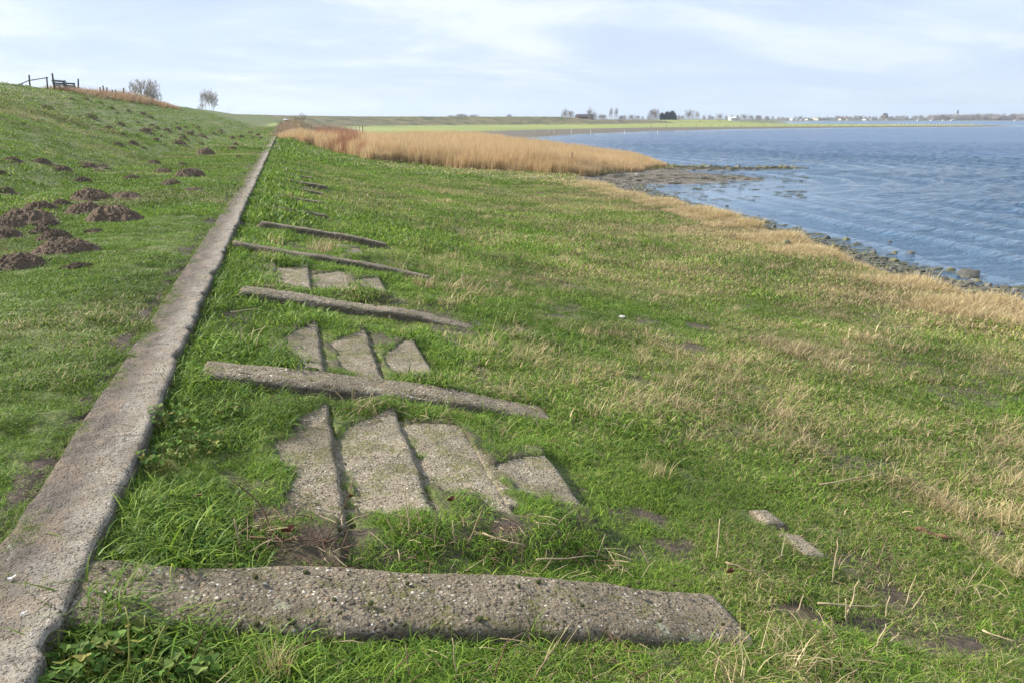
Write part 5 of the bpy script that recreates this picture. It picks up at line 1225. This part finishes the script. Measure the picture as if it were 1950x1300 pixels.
ST = [((782, 1028), (770, 918), 3.2, 'stalk_pale', 'tall pale upright stalk rising before the second tread', 0, .0), ((868, 1038), (860, 985), 3.4, 'stalk_pale', 'short stalk with a brown leaf at its tip', 0, 0), ((888, 1040), (918, 965), 3.4, 'stalk', 'stalk leaning right between the third tread and the front beam', 0, 0),
 ((828, 1055), (832, 960), 2.2, 'stalk', 'thin pinkish stalk between the leaf stalk and the tall pale one', 2, 0), ((590, 1040), (592, 925), 1.7, 'stalk', 'thin upright stalk before the first tread', 1, 0), ((612, 1038), (675, 905), 2.3, 'stalk_dark', 'reddish bent stalk leaning right over the second tread', 0, .03),
 ((520, 1020), (442, 912), 3.6, 'stalk_dark', 'thick brown bent twig leaning left before the first tread', 1, .05), ((463, 1055), (446, 985), 4.2, 'stalk', 'short broken stub with splintered twigs at the left of the front beam', 3, 0), ((354, 1300), (392, 1195), 2.4, 'stalk_dark', 'thin pink stalk curving up at the bottom left of the photo', 0, -.02),
 ((1362, 1068), (1372, 985), 4.0, 'stalk_pale', 'stout pale stalk leaning right above the front beam end', 0, 0), ((1240, 1080), (1218, 1035), 3.2, 'stalk_pale', 'short pale stalk leaning left on the dark mud patch', 0, 0), ((1390, 1055), (1384, 1010), 2.6, 'stalk', 'thin twisted stalk beside the stout pale one', 0, 0),
 ((1585, 1110), (1596, 1025), 3.6, 'stalk_pale', 'straight pale stalk in the meadow right of the beam end', 0, 0), ((1660, 1075), (1655, 1020), 2.6, 'stalk', 'short pair stalk, left one, right of the straight pale stalk', 0, 0), ((1668, 1078), (1690, 1020), 2.6, 'stalk', 'short pair stalk, right one leaning outward', 0, 0),
 ((1610, 1180), (1634, 1103), 4.2, 'stalk_pale', 'thick pale stalk at the centre of the stubble group', 0, 0), ((1613, 1190), (1610, 1135), 3.6, 'stalk_pale', 'pale stalk close left of the thickest one in the stubble', 0, 0), ((1660, 1240), (1690, 1185), 4.4, 'stalk_pale', 'thick bleached stalk leaning right low in the stubble group', 0, 0),
 ((1685, 1235), (1712, 1200), 4.4, 'stalk_pale', 'forked bleached stalk at the bottom of the stubble group', 1, 0), ((1590, 1245), (1584, 1170), 2.4, 'stalk', 'thin reddish stalk at the left of the stubble group', 0, 0), ((1685, 1175), (1694, 1130), 3.6, 'stalk_pale', 'pale stalk at the right of the stubble group', 0, 0),
 ((1735, 1160), (1760, 1122), 2.8, 'stalk_pale', 'slim pale stalk leaning right beyond the stubble group', 0, 0), ((1723, 1150), (1745, 1090), 2.8, 'stalk_pale', 'taller slim stalk at the upper right of the stubble group', 0, 0), ((1518, 1165), (1530, 1130), 3.4, 'stalk_pale', 'short stub before the dark hollow right of the beam', 0, 0),
 ((1468, 1175), (1471, 1132), 2.8, 'stalk', 'small brown stalk just off the corner of the front beam', 0, 0), ((1936, 1105), (1946, 1060), 3.0, 'stalk_pale', 'curved pale stalk at the right edge', 0, 0), ((1890, 990), (1900, 955), 3.6, 'stalk_pale', 'pale stub right of the red wood', 0, 0), ((1285, 785), (1300, 735), 4, 'stalk_pale', 'pale stalk standing alone in the middle of the meadow', 0, 0),
 ((1360, 790), (1366, 735), 4.0, 'stalk', 'brown stalk right of the lone meadow stalk', 0, 0), ((1252, 780), (1230, 740), 3.6, 'stalk', 'leaning thin stalk left of the lone meadow stalk', 0, 0), ((1800, 870), (1803, 838), 4.0, 'stalk_pale', 'pale short stalk far right in the meadow', 0, 0), ((1010, 1300), (1060, 1215), 3.2, 'stalk', 'brown stalk rising from the bottom edge, centre', 0, 0),
 ((935, 1300), (968, 1210), 2.6, 'stalk_dark', 'dark slender stalk rising from the bottom edge beside the centre', 0, 0), ((780, 1300), (772, 1222), 2.8, 'stalk', 'grey straight stalk rising from the bottom edge left of centre', 0, 0), ((870, 1300), (862, 1210), 2.4, 'stalk_pale', 'dry forked stem in the bottom grass', 2, 0)]
for k, (pb, pt, rr_, mt, lab, fk, bd) in enumerate(ST): span(pb, pt, rr_/1000*1.45, M[mt], lab, forks=fk, bend=bd, seed=k)
# fallen stalks
def fallen(pa, pb, r0, mat, lab, lift=.06, seed=0, forks=0):
    a = at(*pa); b = at(*pb); a.z += lift; b.z += lift; return stick(a, b-a, r0, mat, lab, name='fallen_stalk', bend=.01, seed=seed, forks=forks, group='fallen stalks in the grass')
fallen((920, 1035), (1000, 1058), .005, M['stalk_pale'], 'pale fallen stalk pointing right before the third tread', seed=1, forks=1)
fallen((1020, 1085), (1132, 1076), .005, M['stalk_pale'], 'pale fallen stalk resting along the back of the front beam', seed=2)
fallen((1560, 940), (1682, 916), .006, M['stalk_pale'], 'long fallen reed stem lying in the right meadow', .08, 3)
fallen((1380, 1090), (1445, 1112), .006, M['stalk'], 'bent straw over the far corner of the front beam', .07, 4)
fallen((1555, 1172), (1672, 1174), .006, M['stalk_pale'], 'grey fallen stem lying across the stubble group', .07, 5)
fallen((1868, 1215), (1930, 1236), .006, M['stalk_pale'], 'pale stalk lying at the bottom right', .05, 6)
fallen((478, 1040), (668, 1046), .004, M['stalk_dark'], 'thin brown twig lying along the back edge of the front beam', .05, 7, 2)
fallen((442, 612), (494, 604), .006, M['stalk_pale'], 'straw lying in the green grass beside the path', .09, 8)
# scattered stubble in the meadow
cSt = bpy.data.collections.new('stubble shapes')
for i in range(6):
    r_ = random.Random(i); B = MB()
    for q in range(r_.choice((2, 3, 4))):
        p = Vector((r_.uniform(-.08, .08), r_.uniform(-.08, .08), -.02)); d = Vector((r_.uniform(-.5, .5), r_.uniform(-.5, .5), 1)).normalized()*r_.uniform(.07, .17)
        B.tube([p, p+d*.5+Vector((.01, 0, 0)), p+d], [.0022, .0018, .0012], 5)
    for q in range(3):
        a = r_.uniform(0, 6.28); p = Vector((r_.uniform(-.1, .1), r_.uniform(-.1, .1), .05)); d = Vector((math.cos(a), math.sin(a), r_.uniform(-.1, .35)))*r_.uniform(.06, .14); B.tube([p, p+d*.5+Vector((0, 0, .015)), p+d], [.0016, .0014, .001], 4)
    cSt.objects.link(B.build('stubble', M['stalk_pale'] if i % 3 else M['stalk'], link=False))
grow('stubble', 4200, 2.2, 14, cSt, .95, 'thin dry stems sticking out of the meadow grass', 'dry stems', 1.3, 15, dens=lambda x, y, u, dl: np.where(u > 18.4, (.08+.6*sstep(fbm(x/1.2, y/1.2, 111, 4), .5, .66))*sstep(u, 18.4, 22)+.12*(y < 3.3), 0), half=50)

# broken twigs and brown litter lying between the treads and the front beam, and beside the ribs
cLi = bpy.data.collections.new('litter shapes')
for i in range(6):
    r_ = random.Random(i+40); B = MB()
    for q in range(3):
        a = r_.uniform(0, 6.28); p = Vector((r_.uniform(-.05, .05), r_.uniform(-.05, .05), r_.uniform(.0, .03))); d = Vector((math.cos(a), math.sin(a), r_.uniform(-.05, .5)))*r_.uniform(.05, .14)
        B.tube([p, p+d*.5+Vector((.006, .004, .006)), p+d], [.0022, .0018, .001], 5)
    cLi.objects.link(B.build('litter', M[('stalk_dark', 'stalk', 'stalk_pale')[i % 3]], link=False))
r = np.random.RandomState(45); lx = np.concatenate([r.uniform(-.45, 1.5, 90), r.uniform(-.6, 2, 60), r.uniform(-.4, 2.4, 50)]); ly = np.concatenate([r.uniform(3.22, 3.62, 90), r.uniform(5.0, 5.5, 60), r.uniform(2.3, 2.7, 50)])
scatter('twig_litter', np.stack([lx, ly, hgt(lx, ly)[0]+.012], -1), .7+.6*r.rand(200), cLi, lx*0, lx*0, 'brown broken twigs littering the grass around the front beams', 'twigs', seed=46)
crumb = []
for i in range(6):
    V, F = ico_rock(500+i, 1, .8); cC.objects.link(mk('crumb', V, F, M['soil'], link=False))
cxy = []
for hx, hy, hw in hills[:31]:
    n_ = 46; a_ = r.rand(n_)*6.283; q_ = hw*(.35+.75*r.rand(n_)); cxy.append(np.stack([hx+np.cos(a_)*q_, hy+np.sin(a_)*q_, .30*hw*np.clip(1-q_/hw, 0, 1)*.9], -1))
cxy = np.concatenate(cxy); cz_ = hgt(cxy[:, 0], cxy[:, 1])[0]+cxy[:, 2]+.02
scatter('soil_crumbs', np.stack([cxy[:, 0], cxy[:, 1], cz_], -1), .012+.028*r.rand(len(cxy))**2, cC, cz_*0, cz_*0, 'loose crumbs of soil rolled off the near molehills', 'soil crumbs', seed=47)

# moss cushions on the concrete
cMo = bpy.data.collections.new('moss shapes')
for i in range(4):
    V, F = ico_rock(400+i, 2, .5); cMo.objects.link(mk('moss_cushion', V, F, M['moss'], link=False))
r = np.random.RandomState(5); xs_, ys_, zs_, ss_ = [], [], [], []
for k, Y in enumerate(RIBY[:4]):
    n = (60, 60, 110, 50)[k]; xx = r.uniform(-.3, 1.95, n); yy = Y+r.choice([-1, 1, 1], n)*(.05+.15*r.rand(n)); xs_ += list(xx); ys_ += list(yy); zs_ += list(zrib(xx)-.008-.05*np.clip(np.abs(yy-Y)/.22, 0, 1)**3); ss_ += list(.006+.018*r.rand(n)**2)
for (x0, x1, y0, y1, g_, lab) in TREADS[:11]:
    n = 22; xx = r.uniform(x0, x1-.02, n); yy = r.uniform(y0, y1, n); xs_ += list(xx); ys_ += list(yy); zs_ += list(zrib(np.full(n, x1))-.02-.075*(xx-x1)); ss_ += list(.006+.016*r.rand(n)**2)
scatter('moss', np.stack([xs_, ys_, zs_], -1), np.array(ss_), cMo, np.zeros(len(xs_)), np.zeros(len(xs_)), 'small yellow green moss cushions on the concrete beams and treads', 'moss', seed=8)

# white flecks, shells, leaves
def flake(px, py, w_, mat, label, cat, name, seed, zoff=.012, group=None, curl=.25, asp=.6, z=None, rz=0.):
    p = at(px, py) if z is None else Vector((*onz(px, py, z), z)); r_ = random.Random(seed); n = 10; V = []; F = []
    for ring in range(4):
        q = ring/3
        for i in range(n):
            a = i*6.283/n; e = 1+.35*math.sin(a*3+seed)+r_.uniform(-.12, .12); V.append((math.cos(a)*q*w_*e, math.sin(a)*q*w_*e*asp, curl*w_*q*q*(1+.5*math.sin(a*2+seed))))
    for ring in range(3):
        for i in range(n): F.append((ring*n+i, ring*n+(i+1) % n, ring*n+n+(i+1) % n, ring*n+n+i))
    # underside gives it thickness
    b = len(V); V += [(v[0], v[1], v[2]-.0025) for v in V]; F += [tuple(i+b for i in f[::-1]) for f in F]
    o = mk(name, V, F, mat); o.location = (p.x, p.y, p.z+zoff); o.rotation_euler = (0, 0, rz); return tag(o, label, cat, group)
flake(405, 1132, .011, M['shell'], 'white feather scrap on the left part of the front beam', 'feather scrap', 'feather_scrap', 1, z=-.195+.02, group='white scraps on the concrete')
flake(22, 1105, .015, M['shell'], 'white scrap on the path slab near the left edge, upper of two', 'white scrap', 'shell_scrap', 2, z=.0, group='white scraps on the concrete', asp=.4, rz=.8)
flake(46, 1172, .012, M['shell'], 'curled white scrap on the path slab, lower of two', 'white scrap', 'shell_scrap', 3, z=.0, group='white scraps on the concrete', asp=.4, rz=.9)
flake(728, 742, .028, M['shell'], 'white splash of droppings on the second beam', 'droppings', 'bird_dropping', 4, z=-.325, group='bird droppings on the beams', curl=.03, asp=.25)
flake(484, 1160, .02, M['stone_grey'], 'pale green grey lichen disc on the front beam', 'lichen', 'lichen_disc', 5, z=-.225, curl=.05, asp=.9)
flake(860, 986, .02, M['leaf_brown'], 'curled reddish brown leaf caught on a stalk before the treads', 'leaf', 'dead_leaf', 6, zoff=.10, group='fallen leaves', curl=.8)
for k, (px, py, lab) in enumerate(((668, 962, 'brown leaf beside the foot of the first tread'), (1390, 1105, 'red brown leaf at the back corner of the front beam'), (550, 1030, 'pink brown leaf among twigs behind the front beam'), (1275, 865, 'rust leaf by the pale tuft'), (375, 965, 'crumpled dark leaf in the grass beside the path'), (940, 460, 'rust leaf far up by the fourth beam'))):
    flake(px, py, .018+.006*(k % 3), M['leaf_brown'], lab, 'leaf', 'dead_leaf', 10+k, zoff=.05, group='fallen leaves', curl=.6)
# rotten wood
a = at(1740, 1013); b = at(1812, 1035); B = MB(); d = b-a; pts = [a+d*t_+Vector((0, 0, .03+.006*math.sin(t_*9))) for t_ in np.linspace(0, 1, 9)]
B.tube(pts, [.012, .021, .022, .018, .017, .015, .017, .014, .006], 10); o = B.build('rotten_branch', M['bark_red'], smooth=True); tag(o, 'short reddish rotten branch piece in the right meadow', 'wood piece')

# leafy weeds at the lower left, along the path
def leaf_geo(L, W_, lob, curl, r_):
    n = 14; V = [(0, 0, 0)]; 
    for i in range(n+1):
        a = -1.25+2.5*i/n; s_ = math.cos(a*.95)*.9+.12; rr_ = L*(.55+.45*math.cos(a))*(1+lob*math.cos(a*7)); V.append((rr_*math.cos(a)*.9, rr_*math.sin(a)*W_, 0))
    V = [(v[0], v[1], curl*(-(v[0]/L)**2*L*.5)+abs(v[1])*.35) for v in V]
    F = [(0, i, i+1) for i in range(1, n+1)]; return V, F
def weed(px, py, n, R_, h, leafL, label, stems=0, seed=0, tintc='leaf', cat='weed'):
    r_ = random.Random(seed); p = at(px, py); o = empty('leafy_weed', p, label=label, cat=cat, group='leafy weeds beside the path')
    V = []; F = []; rn = []; tn_ = []
    S_ = MB()
    for k in range(n):
        a = r_.uniform(0, 6.28); q = R_*math.sqrt(r_.random()); hz = h*r_.uniform(.3, 1); L = leafL*r_.uniform(.6, 1.25)
        v_, f_ = leaf_geo(L, 1.15, .16, r_.uniform(.2, 1.2), r_); yw = r_.uniform(0, 6.28); pt = r_.uniform(-.5, .35); c, s_ = math.cos(yw), math.sin(yw); cp, sp = math.cos(pt), math.sin(pt)
        b = len(V); P0 = Vector((math.cos(a)*q, math.sin(a)*q, hz))
        for v in v_:
            x1 = v[0]*cp-v[2]*sp; z1 = v[0]*sp+v[2]*cp; V.append((P0.x+x1*c-v[1]*s_, P0.y+x1*s_+v[1]*c, P0.z+z1))
        F += [tuple(i+b for i in f) for f in f_]; rn += [r_.random()]*len(v_); tn_ += [r_.choice((0, .1, .2, .3, .5))]*len(v_)
        if k % 2 == 0: S_.tube([(P0.x*.6, P0.y*.6, -.02), (P0.x*.85, P0.y*.85, hz*.6), tuple(P0)], [.0022, .0018, .0012], 4)
    mk('leaves', V, F, M['leaf'], o, smooth=False, attrs=dict(rnd=rn, hh=[.3]*len(V), tone=[.7]*len(V), tint=tn_))
    S_.build('stems', M['weed_stem'], o)
    return o, p
for k, wd_ in enumerate(WEEDS):
    weed(*wd_, seed=k+3)
for k, (pb, pt, lab) in enumerate((((238, 1300), (240, 1150), 'leftmost yellow green bare stem at the bottom left'), ((262, 1240), (276, 1165), 'curved yellow green stem second from the left'), ((262, 1290), (312, 1185), 'longest yellow green stem slanting right'), ((180, 1200), (176, 1130), 'thin dry stem on the corner of the path'))):
    o = span(pb, pt, .0035, M['weed_stem'], lab, bend=.012, seed=k+70, group='yellow green stems at the bottom left', name='weed_stem')
# distinct tussocks
def tuft(px, py, h, n, w_, mat, tint, label, seed, rad_=.08, lean=.7, bend=.9, name='grass_tuft'):
    p = at(px, py); o = blades(name, n, rad_, h*.4, h, w_, bend, lean, seed, mat, seg=4); COL.objects.link(o); nv = len(o.data.vertices)
    for k_, v_ in (('tint', tint), ('tone', .7)): o.data.attributes.new(k_, 'FLOAT', 'POINT').data.foreach_set('value', np.full(nv, v_, np.float32))
    o.location = p-Vector((0, 0, .01)); return tag(o, label, 'grass tuft', 'distinct grass tufts')
tuft(270, 985, .26, 110, .005, M['grass'], .1, 'big green tussock with long arching blades at the foot of the path', 501, .07, .9, 1.1)
tuft(1245, 905, .22, 110, .004, M['straw'], .6, 'pale straw tuft standing right of the fourth tread', 502, .12, .5, .4)
tuft(615, 478, .34, 120, .010, M['straw'], .6, 'pale straw tuft between the fourth and fifth beams', 503, .24, .4, .4)
tuft(965, 615, .26, 120, .008, M['grass'], .35, 'olive green tuft at the right end of the third beam', 504, .14, .7, .7)
tuft(395, 640, .20, 110, .006, M['grass'], .25, 'yellowish green tuft against the path edge by the second beam', 505, .1, .8, .9)
tuft(480, 425, .22, 100, .009, M['grass'], .05, 'bright green tuft beside the path by the fifth beam', 506, .14, .6, .6)
tuft(590, 1200, .16, 100, .005, M['grass'], .05, 'bright green tuft in front of the front beam', 507, .08, .9, 1.1)
tuft(530, 1290, .2, 90, .004, M['straw'], .4, 'small dry tuft at the bottom of the photo left of centre', 508, .05, .3, .3)
tuft(1490, 820, .24, 110, .005, M['straw'], .5, 'tangled straw tuft in the middle of the right meadow', 509, .22, .9, .9)
tuft(1700, 815, .24, 100, .006, M['straw'], .5, 'tangled straw tuft further right in the meadow', 510, .25, .9, .9)
tuft(1120, 640, .22, 90, .006, M['straw'], .5, 'thin straw tuft left of the pale meadow stone', 511, .15, .5, .4)
tuft(1925, 1000, .24, 80, .005, M['straw'], .5, 'loose straw tuft over a dark hollow near the right edge', 512, .14, 1.0, .8)
tuft(1100, 1030, .16, 90, .005, M['grass'], .0, 'low green tuft between the fourth tread and the front beam', 513, .12, .9, .9)

# ---------------------------------------------------------------- the air
M_h = bpy.data.materials.new('air'); M_h.use_nodes = True; M_h.node_tree.nodes.clear(); t = NT(M_h.node_tree)
pv = t.node('ShaderNodeVolumePrincipled'); pv.inputs['Color'].default_value = (.76, .88, 1, 1); pv.inputs['Density'].default_value = .00017; pv.inputs['Anisotropy'].default_value = .2
t.out = t.node('ShaderNodeOutputMaterial'); t.l.new(pv.outputs[0], t.out.inputs['Volume'])
hz = MB().box((0, 0, 74), (19400, 19400, 176)).build('haze', M_h); tag(hz, 'thin pale haze over the bay and the land', 'haze', kind='stuff')
